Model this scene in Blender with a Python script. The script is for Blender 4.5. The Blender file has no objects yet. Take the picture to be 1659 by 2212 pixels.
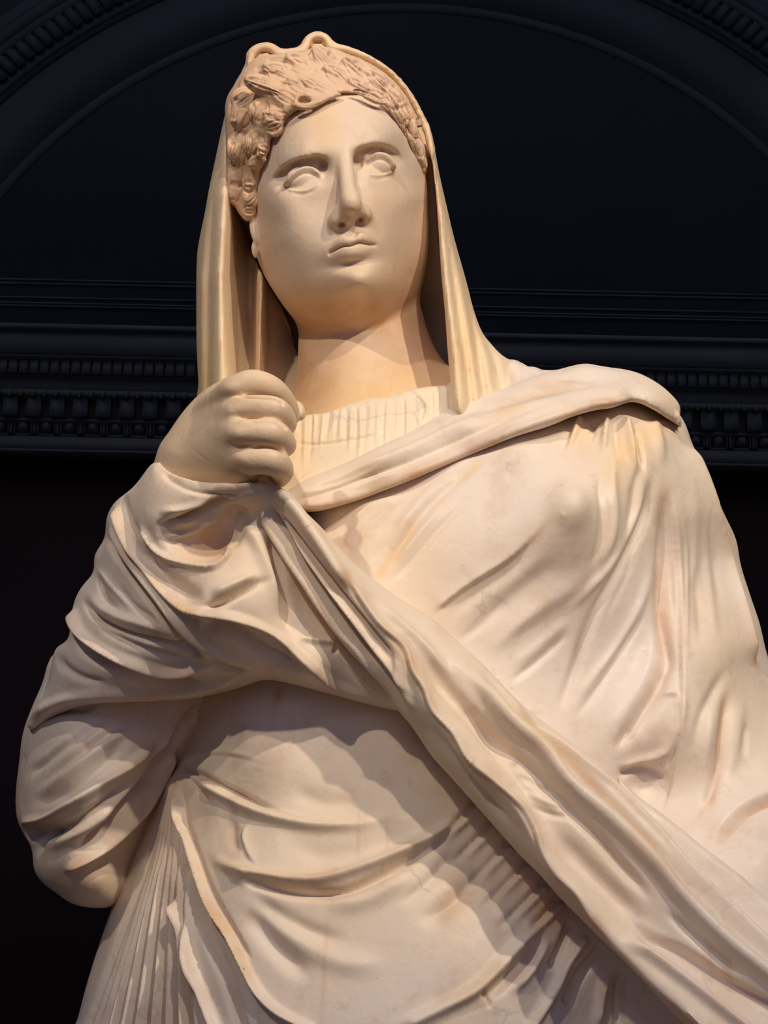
import bpy, math, time
import numpy as np

# ------------------------------------------------------------------ camera, world, lights, exposure
scene = bpy.context.scene
R = math.radians
CAM = np.array([0.0, -1.8, 1.6]); PITCH = R(17.0); ROLL = R(1.2); FPX = 4127.0
_r0 = np.array([1.0, 0, 0]); _u0 = np.array([0, -math.sin(PITCH), math.cos(PITCH)]); FW = np.array([0, math.cos(PITCH), math.sin(PITCH)])
RT = _r0 * math.cos(ROLL) + _u0 * math.sin(ROLL); UP = -_r0 * math.sin(ROLL) + _u0 * math.cos(ROLL)

from mathutils import Matrix, Vector
cam_data = bpy.data.cameras.new('camera'); cam = bpy.data.objects.new('camera', cam_data)
scene.collection.objects.link(cam); scene.camera = cam
cam_data.sensor_fit = 'VERTICAL'; cam_data.sensor_height = 24.0; cam_data.lens = 24.0 * FPX / 2212.0
cam_data.clip_end = 100
cam.matrix_world = Matrix(((RT[0], UP[0], -FW[0], CAM[0]), (RT[1], UP[1], -FW[1], CAM[1]), (RT[2], UP[2], -FW[2], CAM[2]), (0, 0, 0, 1)))

world = bpy.data.worlds.new('world'); scene.world = world; world.use_nodes = True
wb = world.node_tree.nodes['Background']; wb.inputs[0].default_value = (0.34, 0.46, 1.0, 1); wb.inputs[1].default_value = 0.27
vs = scene.view_settings; vs.view_transform = 'Standard'; vs.look = 'None'; vs.gamma = 1.0; vs.exposure = -0.03
vs.use_curve_mapping = False

def spot(name, loc, target, watts, col, size=0.06, angle=35, blend=0.6):
    d = bpy.data.lights.new(name, 'SPOT'); d.energy = watts; d.color = col; d.shadow_soft_size = size
    d.spot_size = R(angle); d.spot_blend = blend
    o = bpy.data.objects.new(name, d); scene.collection.objects.link(o)
    o.location = loc
    o.rotation_euler = (Vector(target) - Vector(loc)).to_track_quat('-Z', 'Y').to_euler()
    return o
WARM = (1.0, 0.86, 0.70)
T0 = (0.03, -0.1, 2.50)
spot('ceiling_spot', (-2.2, -4.2, 5.4), (0.05, -0.1, 2.55), 500, WARM, 0.07, 22, 1.0)
spot('ceiling_spot', (2.8, -4.0, 5.4), (0.14, -0.1, 2.42), 750, WARM, 0.07, 23, 1.0)
spot('ceiling_spot', (1.3, -4.6, 5.7), (0.14, -0.1, 2.45), 430, WARM, 0.07, 23, 1.0)
spot('room_glow', (-0.6, -5.5, 3.6), T0, 35, (0.92, 0.88, 0.95), 0.8, 40)
spot('floor_bounce', (-0.3, -2.6, 0.4), (0, 0, 2.65), 16, (1.0, 0.60, 0.34), 0.6, 60)

# ------------------------------------------------------------------ carving helpers
def dirs(px, py):
    px = np.asarray(px, float); py = np.asarray(py, float)
    return FW + RT * ((px - 829.5) / FPX)[..., None] - UP * ((py - 1106.0) / FPX)[..., None]
def at(px, py, y):
    """point on the vertical plane of depth y"""
    d = dirs(px, py); t = (np.asarray(y, float) - CAM[1]) / d[..., 1]
    return CAM + d * t[..., None]
def proj(P):
    d = P - CAM
    z = d @ FW
    return 829.5 + FPX * (d @ RT) / z, 1106.0 - FPX * (d @ UP) / z
# face frame: the head is turned, tilted and bowed a little
_yaw, _bow = R(9), R(12)
FDIR = np.array([math.sin(_yaw) * math.cos(_bow), -math.cos(_yaw) * math.cos(_bow), -math.sin(_bow)])
FP0 = at(740, 420, -0.105)
def atF(px, py, h):
    d = dirs(px, py); t = ((FP0 - CAM) @ FDIR + np.asarray(h, float)) / (d @ FDIR)
    return CAM + d * t[..., None]

def smooth_poly(pts, n=6, closed=False):
    P = np.asarray(pts, float)
    if len(P) < 3 and not closed: 
        t = np.linspace(0, 1, n + 1)[:, None]; return P[0] * (1 - t) + P[1] * t
    m = len(P); out = []
    rng = range(m if closed else m - 1)
    for i in rng:
        if closed: p0, p1, p2, p3 = P[(i - 1) % m], P[i], P[(i + 1) % m], P[(i + 2) % m]
        else: p0, p1, p2, p3 = P[max(i - 1, 0)], P[i], P[i + 1], P[min(i + 2, m - 1)]
        for t in np.arange(n) / n:
            out.append(0.5 * (2 * p1 + (p2 - p0) * t + (2 * p0 - 5 * p1 + 4 * p2 - p3) * t * t + (3 * p1 - p0 - 3 * p2 + p3) * t ** 3))
    if not closed: out.append(P[-1])
    return np.array(out)

# rasters cover RX0..RX1, RY0..RY1 in picture pixels
RX0, RY0, RX1, RY1 = -260, -60, 2060, 2620
def bilin(A, px, py, s, x0=RX0, y0=RY0):
    u = (px - x0) / s; v = (py - y0) / s
    u = np.clip(u, 0, A.shape[1] - 1.001); v = np.clip(v, 0, A.shape[0] - 1.001)
    i = u.astype(np.int32); j = v.astype(np.int32); u = (u - i).astype(np.float32); v = (v - j).astype(np.float32)
    W = A.shape[1]; f = A.reshape(-1); k = j * W + i
    return (f[k] * (1 - u) + f[k + 1] * u) * (1 - v) + (f[k + W] * (1 - u) + f[k + W + 1] * u) * v

def poly_sd(pts, s=4):
    """signed distance raster (px) of a closed outline, negative inside"""
    P = np.asarray(pts, float)
    xs = np.arange(RX0, RX1, s, dtype=np.float32); ys = np.arange(RY0, RY1, s, dtype=np.float32)
    m = 160
    ax, bx = P[:, 0].min() - m, P[:, 0].max() + m; ay, by = P[:, 1].min() - m, P[:, 1].max() + m
    i0, i1 = np.searchsorted(xs, [ax, bx]); j0, j1 = np.searchsorted(ys, [ay, by])
    X, Y = np.meshgrid(xs[i0:i1], ys[j0:j1])
    best = np.full(X.shape, 1e12, np.float32); inside = np.zeros(X.shape, bool)
    for (x0, y0), (x1, y1) in zip(P, np.roll(P, -1, 0)):
        dx, dy = x1 - x0, y1 - y0; L = dx * dx + dy * dy
        if L < 1e-9: continue
        t = np.clip(((X - x0) * dx + (Y - y0) * dy) / L, 0, 1)
        best = np.minimum(best, (X - x0 - t * dx) ** 2 + (Y - y0 - t * dy) ** 2)
        if abs(dy) > 1e-9:
            c = ((y0 > Y) != (y1 > Y)) & (X < dx * (Y - y0) / dy + x0); inside ^= c
    d = np.sqrt(best); d = np.where(inside, -d, d)
    out = np.full((len(ys), len(xs)), 160.0, np.float32); out[j0:j1, i0:i1] = d
    return out, s

def tps(ctrl, lam=1e-4, s=12):
    """thin plate surface through (px, py, value), as a raster"""
    c = np.array(ctrl, float); x = c[:, :2] / 1000.0; n = len(c)
    def U(r2): return 0.5 * r2 * np.log(r2 + 1e-12)
    K = U(((x[:, None] - x[None]) ** 2).sum(-1)) + lam * np.eye(n)
    Pm = np.c_[np.ones(n), x]; A = np.zeros((n + 3, n + 3)); A[:n, :n] = K; A[:n, n:] = Pm; A[n:, :n] = Pm.T
    w = np.linalg.solve(A, np.r_[c[:, 2], 0, 0, 0])
    xs = np.arange(RX0, RX1, s) / 1000.0; ys = np.arange(RY0, RY1, s) / 1000.0
    X, Y = np.meshgrid(xs, ys); Z = w[n] + w[n + 1] * X + w[n + 2] * Y
    for (a, b), ww in zip(x, w[:n]): Z += ww * U((X - a) ** 2 + (Y - b) ** 2)
    return Z.astype(np.float32), s
def rows(R_, s=2):
    """depth raster from cross-sections: {row: [(px, depth), ...]}"""
    xs = np.arange(RX0, RX1, s, dtype=float); ks = sorted(R_); L = []
    for k in ks:
        a = np.array(R_[k], float); v = np.interp(xs, a[:, 0], a[:, 1]); g = np.exp(-0.5 * (np.arange(-4, 5) / 1.3) ** 2); g /= g.sum(); L.append((a, np.convolve(np.pad(v, 4, 'edge'), g, 'valid')))
    ys = np.arange(RY0, RY1, s, dtype=float); Z = np.zeros((len(ys), len(xs)), np.float32)
    for j, y in enumerate(ys):
        i = min(max(np.searchsorted(ks, y) - 1, 0), len(ks) - 2) if len(ks) > 1 else 0
        if len(ks) == 1: Z[j] = L[0][1]; continue
        t = min(max((y - ks[i]) / (ks[i + 1] - ks[i]), 0), 1)
        (a, va), (b, vb) = L[i], L[i + 1]
        if len(a) == len(b):
            c = a * (1 - t) + b * t; v = np.interp(xs, c[:, 0], c[:, 1]); Z[j] = np.convolve(np.pad(v, 4, 'edge'), g, 'valid')
        else: Z[j] = va * (1 - t) + vb * t
    return Z, s
def blur(A, r):
    k = np.exp(-0.5 * (np.arange(-int(3 * r), int(3 * r) + 1) / r) ** 2).astype(np.float32); k /= k.sum(); m = len(k) // 2
    for ax in (0, 1):
        P = np.pad(A, [(m, m) if a == ax else (0, 0) for a in (0, 1)], 'edge'); B = np.zeros_like(A)
        for i, w in enumerate(k): B += w * (P[i:i + A.shape[0]] if ax == 0 else P[:, i:i + A.shape[1]])
        A = B
    return A
def up_raster(Z, s, s2):
    xs = np.arange(RX0, RX1, s2, dtype=np.float32); ys = np.arange(RY0, RY1, s2, dtype=np.float32)
    X, Y = np.meshgrid(xs, ys); return bilin(Z, X, Y, s)

def lines(*L, n=14):
    """depth points along long folds: each line is (path, [(fraction, depth), ...])"""
    out = []
    for path, dep in L:
        P = smooth_poly(path, 6); t = np.r_[0, np.cumsum(np.hypot(*np.diff(P, axis=0).T))]; t /= t[-1]; d = np.array(dep, float)
        for u in np.linspace(0, 1, n): out.append((float(np.interp(u, t, P[:, 0])), float(np.interp(u, t, P[:, 1])), float(np.interp(u, d[:, 0], d[:, 1]))))
    return out
def strip_rows(curves, y0, y1, step=10):
    """cross-sections of a long hanging fold from curves that run along it: (path, [(row, depth), ...])"""
    P = [(smooth_poly(p, 6), np.array(d, float)) for p, d in curves]; out = {}
    for y in range(y0, y1, step):
        r = []; lx = -1e9
        for p, d in P:
            x = float(np.interp(y, p[:, 1], p[:, 0])); x = max(x, lx + 1.0); lx = x; r.append((x, float(np.interp(y, d[:, 0], d[:, 1]))))
        out[y] = r
    return out
def smin(a, b, k):
    if k <= 0: return np.minimum(a, b)
    h = np.maximum(k - np.abs(a - b), 0) / k
    return np.minimum(a, b) - h * h * k * 0.25
def smax(a, b, k): return -smin(-a, -b, k)

class Carving:
    """a block of marble: volumes are united or cut away, meshed, then worked with chisel strokes"""
    def __init__(self, name, step, lo, hi):
        self.name = name; self.h = step
        n = [int(math.ceil((b - a) / step)) + 1 for a, b in zip(lo, hi)]
        lo = np.array(lo, float) + np.array([.000371, .000413, .000297]) ; self.lo = lo; self.n = n
        self.ax = [(lo[i] + step * np.arange(n[i])).astype(np.float32) for i in range(3)]
        self.f = np.full(n, 1.0, np.float32)
        self.px = self.py = None
        self.strokes = []; self.stains = []
        self.covered = []; self.D = None; self.soft = 1.2; self.wk = self.hk = 1.0
    @staticmethod
    def fit(name, step, outline, y0, y1, pad=0.012, face=False):
        o = np.array(outline, float)[:, :2]; c = []
        for y in (y0, y1): c.append(at(o[:, 0], o[:, 1], np.full(len(o), y)))
        c = np.concatenate(c); lo = c.min(0) - pad; hi = c.max(0) + pad
        return Carving(name, step, lo, hi)
    def box(self, lo, hi):
        sl = []
        for i in range(3):
            a = int(math.floor((lo[i] - self.lo[i]) / self.h)); b = int(math.ceil((hi[i] - self.lo[i]) / self.h)) + 1
            sl.append(slice(max(a, 0), max(min(b, self.n[i]), 0)))
        return tuple(sl)
    def pts(self, sl):
        return np.meshgrid(*[self.ax[i][sl[i]] for i in range(3)], indexing='ij', sparse=True)
    def pxpy(self, sl=None):
        if self.px is None:
            X, Y, Z = self.pts((slice(None),) * 3)
            x, y, z = X - CAM[0], Y - CAM[1], Z - CAM[2]
            zz = FW[0] * x + FW[1] * y + FW[2] * z
            self.px = (829.5 + FPX * (RT[0] * x + RT[1] * y + RT[2] * z) / zz).astype(np.float32)
            self.py = (1106.0 - FPX * (UP[0] * x + UP[1] * y + UP[2] * z) / zz).astype(np.float32)
            self.rg = (zz / FPX).astype(np.float32)
        return (self.px, self.py, self.rg) if sl is None else (self.px[sl], self.py[sl], self.rg[sl])
    def put(self, sl, d, k, mode='add'):
        g = self.f[sl]
        self.f[sl] = smin(g, d, k) if mode == 'add' else smax(g, -d, k)
    def slab(self, outline, ctrl, back, rim=0.02, gauss=(), k=0.0, mode='add', face=False, rimx=1.0, smooth=5, brim=None, extra=None, zblur=0):
        """volume inside an outline, in front of 'back' and behind the surface through the ctrl depths"""
        o = smooth_poly(outline, smooth, True) if smooth > 1 else np.array(outline, float)
        SD, s = poly_sd(o)
        Z, s2 = rows(ctrl) if isinstance(ctrl, dict) else tps(ctrl)
        if zblur: Z = blur(Z, zblur)
        if len(gauss):
            Z = up_raster(Z, s2, 4); s2 = 4
            xs = np.arange(RX0, RX1, 4, dtype=np.float32); ys = np.arange(RY0, RY1, 4, dtype=np.float32)
            for (gx, gy, amp, sx, sy, ang) in gauss:
                r = 3.2 * max(sx, sy)
                i0, i1 = np.searchsorted(xs, [gx - r, gx + r]); j0, j1 = np.searchsorted(ys, [gy - r, gy + r])
                X, Y = np.meshgrid(xs[i0:i1] - gx, ys[j0:j1] - gy); c, n = math.cos(R(ang)), math.sin(R(ang))
                u = X * c + Y * n; v = -X * n + Y * c
                Z[j0:j1, i0:i1] += amp * np.exp(-0.5 * ((u / sx) ** 2 + (v / sy) ** 2))
        if extra is not None: Z = up_raster(Z, s2, 2) + extra[::2, ::2]; s2 = 2
        if isinstance(ctrl, dict): ctrl = [(p, k, d) for k, v in ctrl.items() for p, d in v]
        # bounding box
        zz = [c[2] for c in ctrl]
        if face: a, b = atF(o[:, 0], o[:, 1], min(back, min(zz)) - .01), atF(o[:, 0], o[:, 1], max(zz) + .05)
        else: a, b = at(o[:, 0], o[:, 1], min(zz) - .06), at(o[:, 0], o[:, 1], back + .01)
        c = np.concatenate([a, b]); p = 0.01 + k
        sl = self.box(c.min(0) - p, c.max(0) + p)
        px, py, rg = self.pxpy(sl)
        X, Y, Zc = self.pts(sl)
        fz = bilin(Z, px, py, s2)
        if face:
            w = (X * FDIR[0] + Y * FDIR[1] + Zc * FDIR[2]).astype(np.float32) - np.float32(FP0 @ FDIR)
            a = w - fz; b = back - w
        else:
            a = fz - Y; b = Y - back
        o_ = bilin(SD, px, py, s) * rg * rimx
        def rnd(u, v, r):
            return np.minimum(np.maximum(u, v), -r) + np.sqrt(np.maximum(u + r, 0) ** 2 + np.maximum(v + r, 0) ** 2) if r > 0 else np.maximum(u, v)
        d = rnd(a, o_, rim); d = rnd(d, b, min(rim, 0.03) if brim is None else brim)
        self.put(sl, d.astype(np.float32), k, mode)
    def chain(self, pts, k=0.006, mode='add', face=False, n=4, flat=None):
        """tapered round strokes: (px, py, depth, radius in px); flat squeezes the depth"""
        p = smooth_poly(pts, n) if n > 1 else np.array(pts, float)
        P = (atF if face else at)(p[:, 0], p[:, 1], p[:, 2]); r = p[:, 3] * ((P - CAM) @ FW) / FPX
        for i in range(len(P) - 1):
            A, B, ra, rb = P[i], P[i + 1], r[i], r[i + 1]
            m = max(ra, rb) + k + 2 * self.h
            sl = self.box(np.minimum(A, B) - m, np.maximum(A, B) + m)
            if any(s.stop <= s.start for s in sl): continue
            X, Y, Z = self.pts(sl); d = B - A; L = max(float(d @ d), 1e-12)
            t = np.clip(((X - A[0]) * d[0] + (Y - A[1]) * d[1] + (Z - A[2]) * d[2]) / L, 0, 1)
            ex, ey, ez = X - A[0] - t * d[0], Y - A[1] - t * d[1], Z - A[2] - t * d[2]
            D = np.sqrt(ex * ex + ey * ey + ez * ez) - (ra + (rb - ra) * t)
            self.put(sl, D.astype(np.float32), k, mode)
    def ball(self, px, py, y, rx, ry, rz, ang=0, k=0.006, mode='add', face=False):
        """ellipsoid: rx along the picture's right, rz up (turned by ang), ry in depth; px units"""
        c = (atF if face else at)(px, py, y)
        f = FDIR if face else np.array([0, -1.0, 0])
        r = RT - f * (RT @ f); r /= np.linalg.norm(r); u = np.cross(f, r)
        if u[2] < 0: u = -u
        ca, sa = math.cos(R(ang)), math.sin(R(ang)); r, u = r * ca + u * sa, -r * sa + u * ca
        a = np.array([rx, ry, rz]) * float((c - CAM) @ FW) / FPX; m = a.max() + k + 2 * self.h
        sl = self.box(c - m, c + m)
        if any(s.stop <= s.start for s in sl): return
        X, Y, Z = self.pts(sl); X, Y, Z = X - c[0], Y - c[1], Z - c[2]
        q = [(X * v[0] + Y * v[1] + Z * v[2]) / s for v, s in ((r, a[0]), (f, a[1]), (u, a[2]))]
        k0 = np.sqrt(q[0] ** 2 + q[1] ** 2 + q[2] ** 2); k1 = np.sqrt((q[0] / a[0]) ** 2 + (q[1] / a[1]) ** 2 + (q[2] / a[2]) ** 2) + 1e-9
        D = k0 * (k0 - 1) / k1
        self.put(sl, D.astype(np.float32), k, mode)
    # chisel strokes on the finished surface (metres of relief, widths in px)
    def raster(self):
        if self.D is None: self.D = np.zeros((RY1 - RY0, RX1 - RX0), np.float32)
        return self.D
    def stroke(self, pts, w, h, kind='ridge', taper=(0.3, 0.3), n=6, into=None):
        D = self.raster() if into is None else into
        P = np.array(pts, float); w = w * self.wk; h = h * self.hk
        if P.shape[1] == 2: P = np.c_[P, np.ones(len(P))]
        P = smooth_poly(P, n)
        seg = np.r_[0, np.cumsum(np.hypot(*np.diff(P[:, :2], axis=0).T))]; T = seg / seg[-1]
        m = int({'ridge': 2.2, 'groove': 2.2, 'sharp': 1.1, 'step': 4.0, 'shelf': 2.4}[kind] * w * max(P[:, 2].max(), 1) + 3)
        x0 = max(int(P[:, 0].min()) - m, RX0); x1 = min(int(P[:, 0].max()) + m, RX1); y0 = max(int(P[:, 1].min()) - m, RY0); y1 = min(int(P[:, 1].max()) + m, RY1)
        if x1 <= x0 or y1 <= y0: return
        X, Y = np.meshgrid(np.arange(x0, x1, dtype=np.float32), np.arange(y0, y1, dtype=np.float32))
        best = np.full(X.shape, 1e12, np.float32); tt = np.zeros(X.shape, np.float32); sg = np.zeros(X.shape, np.float32); ww = np.ones(X.shape, np.float32)
        for i in range(len(P) - 1):
            ax, ay, aw = P[i]; bx, by, bw = P[i + 1]; dx, dy = bx - ax, by - ay; L = dx * dx + dy * dy
            if L < 1e-9: continue
            # only the pixels near this segment
            i0 = max(int(min(ax, bx)) - m - x0, 0); i1 = int(max(ax, bx)) + m - x0 + 1; j0 = max(int(min(ay, by)) - m - y0, 0); j1 = int(max(ay, by)) + m - y0 + 1
            s = (slice(j0, j1), slice(i0, i1)); x = X[s] - ax; y = Y[s] - ay
            t = np.clip((x * dx + y * dy) / L, 0, 1); ex = x - t * dx; ey = y - t * dy; d2 = ex * ex + ey * ey
            b = best[s]; c = d2 < b
            b[c] = d2[c]; tt[s][c] = (T[i] + (T[i + 1] - T[i]) * t)[c]; sg[s][c] = (dx * y - dy * x)[c] / math.sqrt(L); ww[s][c] = (aw + (bw - aw) * t)[c]
        d = np.sqrt(best) / (w * ww)
        ta, tb = taper; tp = np.ones_like(tt)
        if ta > 0: tp = np.minimum(tp, tt / ta)
        if tb > 0: tp = np.minimum(tp, (1 - tt) / tb)
        tp = np.clip(tp, 0, 1); tp = tp * tp * (3 - 2 * tp)
        if kind in ('ridge', 'groove'): v = np.exp(-2.0 * d * d) * (1 if kind == 'ridge' else -1)
        elif kind == 'sharp': v = np.clip(1 - d, 0, 1) ** 1.5
        elif kind == 'shelf':   # an overhang: the side right of the travelling direction drops away
            x = np.maximum(sg / (w * ww), 0); e = 7.0 / w; u = np.clip(x / e, 0, 1); v = -(u * u * (3 - 2 * u)) * np.exp(-(x * 1.0) ** 2)
            v = np.where((tt <= 0) | (tt >= 1), v * np.exp(-((d * 1.5) ** 2)), v)
        else:   # cloth edge: raised on the picture-left of the travelling direction, falling away behind it
            sd = -sg / (w * ww); e = 2.6 / w
            v = np.where(sd > 0, np.exp(-sd * 1.1) * np.clip(sd / e / 2 + .5, 0, 1), -0.35 * np.exp(sd * 2.2))
            end = (tt <= 0) | (tt >= 1); v = np.where(end, 0, v)
            v = v * np.clip(2.2 - d * 0.55, 0, 1)
        D[y0 - RY0:y1 - RY0, x0 - RX0:x1 - RX0] += (h * tp * v).astype(np.float32)
    def bump(self, px, py, amp, sx, sy, ang=0):
        D = self.raster(); r = int(3 * max(sx, sy)); x0, x1, y0, y1 = max(px - r, RX0), min(px + r, RX1), max(py - r, RY0), min(py + r, RY1)
        x0, x1, y0, y1 = map(int, (x0, x1, y0, y1))
        X, Y = np.meshgrid(np.arange(x0, x1) - px, np.arange(y0, y1) - py); c, n = math.cos(R(ang)), math.sin(R(ang))
        u = X * c + Y * n; v = -X * n + Y * c
        D[y0 - RY0:y1 - RY0, x0 - RX0:x1 - RX0] += amp * np.exp(-0.5 * ((u / sx) ** 2 + (v / sy) ** 2)).astype(np.float32)
    def stain(self, ch, px, py, sx, sy, amt, ang=0): self.stains.append((ch, px, py, sx, sy, amt, ang))
    def stain_line(self, ch, pts, w, amt, gap=18, seed=1):
        """patina rubbed along an edge, broken up"""
        P = smooth_poly(pts, 8); t = np.r_[0, np.cumsum(np.hypot(*np.diff(P, axis=0).T))]; r = np.random.RandomState(seed)
        for u in np.arange(0, t[-1], gap):
            x, y = np.interp(u, t, P[:, 0]), np.interp(u, t, P[:, 1]); x2, y2 = np.interp(u + 5, t, P[:, 0]), np.interp(u + 5, t, P[:, 1])
            if r.rand() < .75: self.stain(ch, x + r.uniform(-2, 2), y + r.uniform(-2, 2), gap * r.uniform(.5, 1.0), w * r.uniform(.6, 1.3), amt * r.uniform(.2, .75), math.degrees(math.atan2(y2 - y, x2 - x)))
    def nets(self):
        f = self.f; s = f < 0
        nx, ny, nz = f.shape
        cnt = np.zeros((nx - 1, ny - 1, nz - 1), np.uint8)
        for a in (0, 1):
            for b in (0, 1):
                for c in (0, 1): cnt += s[a:nx - 1 + a, b:ny - 1 + b, c:nz - 1 + c]
        act = (cnt > 0) & (cnt < 8)
        I = np.argwhere(act); vid = np.full(act.shape, -1, np.int32); vid[act] = np.arange(len(I))
        acc = np.zeros((len(I), 3)); num = np.zeros(len(I))
        for axis in range(3):
            o1, o2 = [a for a in range(3) if a != axis]
            for a in (0, 1):
                for b in (0, 1):
                    J = I.copy(); J[:, o1] += a; J[:, o2] += b; K = J.copy(); K[:, axis] += 1
                    fa = f[J[:, 0], J[:, 1], J[:, 2]]; fb = f[K[:, 0], K[:, 1], K[:, 2]]; c = (fa < 0) != (fb < 0)
                    t = np.where(c, fa / np.where(c, fa - fb, 1), 0)
                    p = (J - 0).astype(float); p[:, axis] += t
                    acc[c] += p[c]; num[c] += 1
        V = self.lo + self.h * acc / num[:, None]
        Q = []
        for axis in range(3):
            o1, o2 = (axis + 1) % 3, (axis + 2) % 3
            sa = [slice(0, m) for m in s.shape]; sb = list(sa); sa[axis] = slice(0, s.shape[axis] - 1); sb[axis] = slice(1, s.shape[axis])
            x = s[tuple(sa)] != s[tuple(sb)]
            E = np.argwhere(x); E = E[(E[:, o1] > 0) & (E[:, o2] > 0) & (E[:, o1] < s.shape[o1] - 1) & (E[:, o2] < s.shape[o2] - 1)]
            c = []
            for a, b in ((-1, -1), (0, -1), (0, 0), (-1, 0)):
                J = E.copy(); J[:, o1] += a; J[:, o2] += b; c.append(vid[J[:, 0], J[:, 1], J[:, 2]])
            q = np.stack(c, 1); inside = s[E[:, 0], E[:, 1], E[:, 2]]
            q[~inside] = q[~inside][:, ::-1]
            Q.append(q)
        Q = np.concatenate(Q); Q = Q[(Q >= 0).all(1)]
        return V.astype(np.float32), Q.astype(np.int32)
    def mesh(self, relax=2, sub=1):
        V, Q = self.nets(); self.f = self.px = self.py = self.rg = None
        e = np.concatenate([Q[:, [0, 1]], Q[:, [1, 2]], Q[:, [2, 3]], Q[:, [3, 0]]]); n = len(V)
        for it in range(relax):
            S = np.stack([np.bincount(e[:, 0], V[e[:, 1], c], n) + np.bincount(e[:, 1], V[e[:, 0], c], n) for c in range(3)], 1)
            N = np.bincount(e[:, 0], minlength=n) + np.bincount(e[:, 1], minlength=n)
            A = S / np.maximum(N, 1)[:, None]; V = (V + (A - V) * 0.5).astype(np.float32)
        # the side towards the visitors is worked finely, the rear stays roughed out
        fn = np.cross(V[Q[:, 2]] - V[Q[:, 0]], V[Q[:, 3]] - V[Q[:, 1]]); fn /= np.linalg.norm(fn, axis=1)[:, None] + 1e-12
        vw = CAM - V[Q[:, 0]]; vw /= np.linalg.norm(vw, axis=1)[:, None]; dt = (fn * vw).sum(1)
        
        qx, qy = proj(V[Q[:, 0]].astype(float))
        for outl, er in self.covered:       # stone under another part is left rough too
            SD, s_ = poly_sd(outl); dt = np.where(bilin(SD, qx.astype(np.float32), qy.astype(np.float32), s_) < -er, -1.0, dt)
        vd = np.bincount(Q.ravel(), np.repeat(dt, 4), n) / np.bincount(Q.ravel(), minlength=n)
        for it in range(10):        # small overhangs stay with the finely worked side
            vd = (np.bincount(e[:, 0], vd[e[:, 1]], n) + np.bincount(e[:, 1], vd[e[:, 0]], n)) / (np.bincount(e[:, 0], minlength=n) + np.bincount(e[:, 1], minlength=n))
        front = vd[Q].max(1) > -0.16; back = vd[Q].min(1) < -0.13
        used, inv = np.unique(Q[front], return_inverse=True)
        me = to_mesh(self.name, V[used], inv.reshape(-1, 4))
        if sub:
            ob = bpy.data.objects.new('tmp', me); scene.collection.objects.link(ob)
            m = ob.modifiers.new('s', 'SUBSURF'); m.levels = sub; m.render_levels = sub
            dg = bpy.context.evaluated_depsgraph_get(); dg.update()
            me2 = bpy.data.meshes.new_from_object(ob.evaluated_get(dg)); bpy.data.objects.remove(ob); bpy.data.meshes.remove(me); me = me2
        P, col = self.displace(me)
        F = np.empty(len(me.loops), np.int32); me.loops.foreach_get('vertex_index', F); F = F.reshape(-1, 4); bpy.data.meshes.remove(me)
        Tq = Q[back]; cell = np.floor(V / (1.9 * self.h)).astype(np.int64); key = (cell[:, 0] * 73856093) ^ (cell[:, 1] * 19349663) ^ (cell[:, 2] * 83492791)
        bu = np.unique(Tq); _, g = np.unique(key[bu], return_inverse=True); m = g.max() + 1 if len(bu) else 0
        W = np.stack([np.bincount(g, V[bu, c], m) for c in range(3)], 1) / np.maximum(np.bincount(g, minlength=m), 1)[:, None]
        mp = np.zeros(n, np.int64); mp[bu] = g; Tq = mp[Tq]; T = np.concatenate([Tq[:, [0, 1, 2]], Tq[:, [0, 2, 3]]])
        T = T[(T[:, 0] != T[:, 1]) & (T[:, 1] != T[:, 2]) & (T[:, 0] != T[:, 2])]
        if len(T): _, k = np.unique(np.sort(T, 1), axis=0, return_index=True); T = T[k]
        return np.concatenate([P, W]), F, T + len(P), np.concatenate([col, np.tile([0, 0, 0, 1], (len(W), 1))])
    def displace(self, me):
        n = len(me.vertices); V = np.empty(n * 3, np.float32); me.vertices.foreach_get('co', V); V = V.reshape(-1, 3)
        N = np.empty(n * 3, np.float32); me.vertex_normals.foreach_get('vector', N); N = N.reshape(-1, 3)
        if self.D is not None:      # even the normals out before pushing the surface along them
            e = np.empty(len(me.edges) * 2, np.int32); me.edges.foreach_get('vertices', e); e = e.reshape(-1, 2)
            for it in range(4):
                N = N + np.stack([np.bincount(e[:, 0], N[e[:, 1], c], n) + np.bincount(e[:, 1], N[e[:, 0], c], n) for c in range(3)], 1); N = (N / np.linalg.norm(N, axis=1)[:, None]).astype(np.float32)
        px, py = proj(V); view = CAM - V; view /= np.linalg.norm(view, axis=1)[:, None]
        fac = np.clip((N * view).sum(1) * 3.5, 0, 1)
        if self.D is not None:
            if self.soft: self.D = blur(self.D, self.soft)
            V = V + N * (bilin(self.D, px.astype(np.float32), py.astype(np.float32), 1) * fac)[:, None]
        col = np.zeros((n, 4), np.float32); col[:, 3] = 1
        for (ch, x, y, sx, sy, amt, ang) in self.stains:
            m = np.flatnonzero(np.abs(px - x) + np.abs(py - y) < 4 * max(sx, sy)); c, s = math.cos(R(ang)), math.sin(R(ang)); X = px[m] - x; Y = py[m] - y; u = X * c + Y * s; v = -X * s + Y * c
            col[m, ch] += amt * np.exp(-0.5 * ((u / sx) ** 2 + (v / sy) ** 2)) * fac[m]
        return V, col
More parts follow.
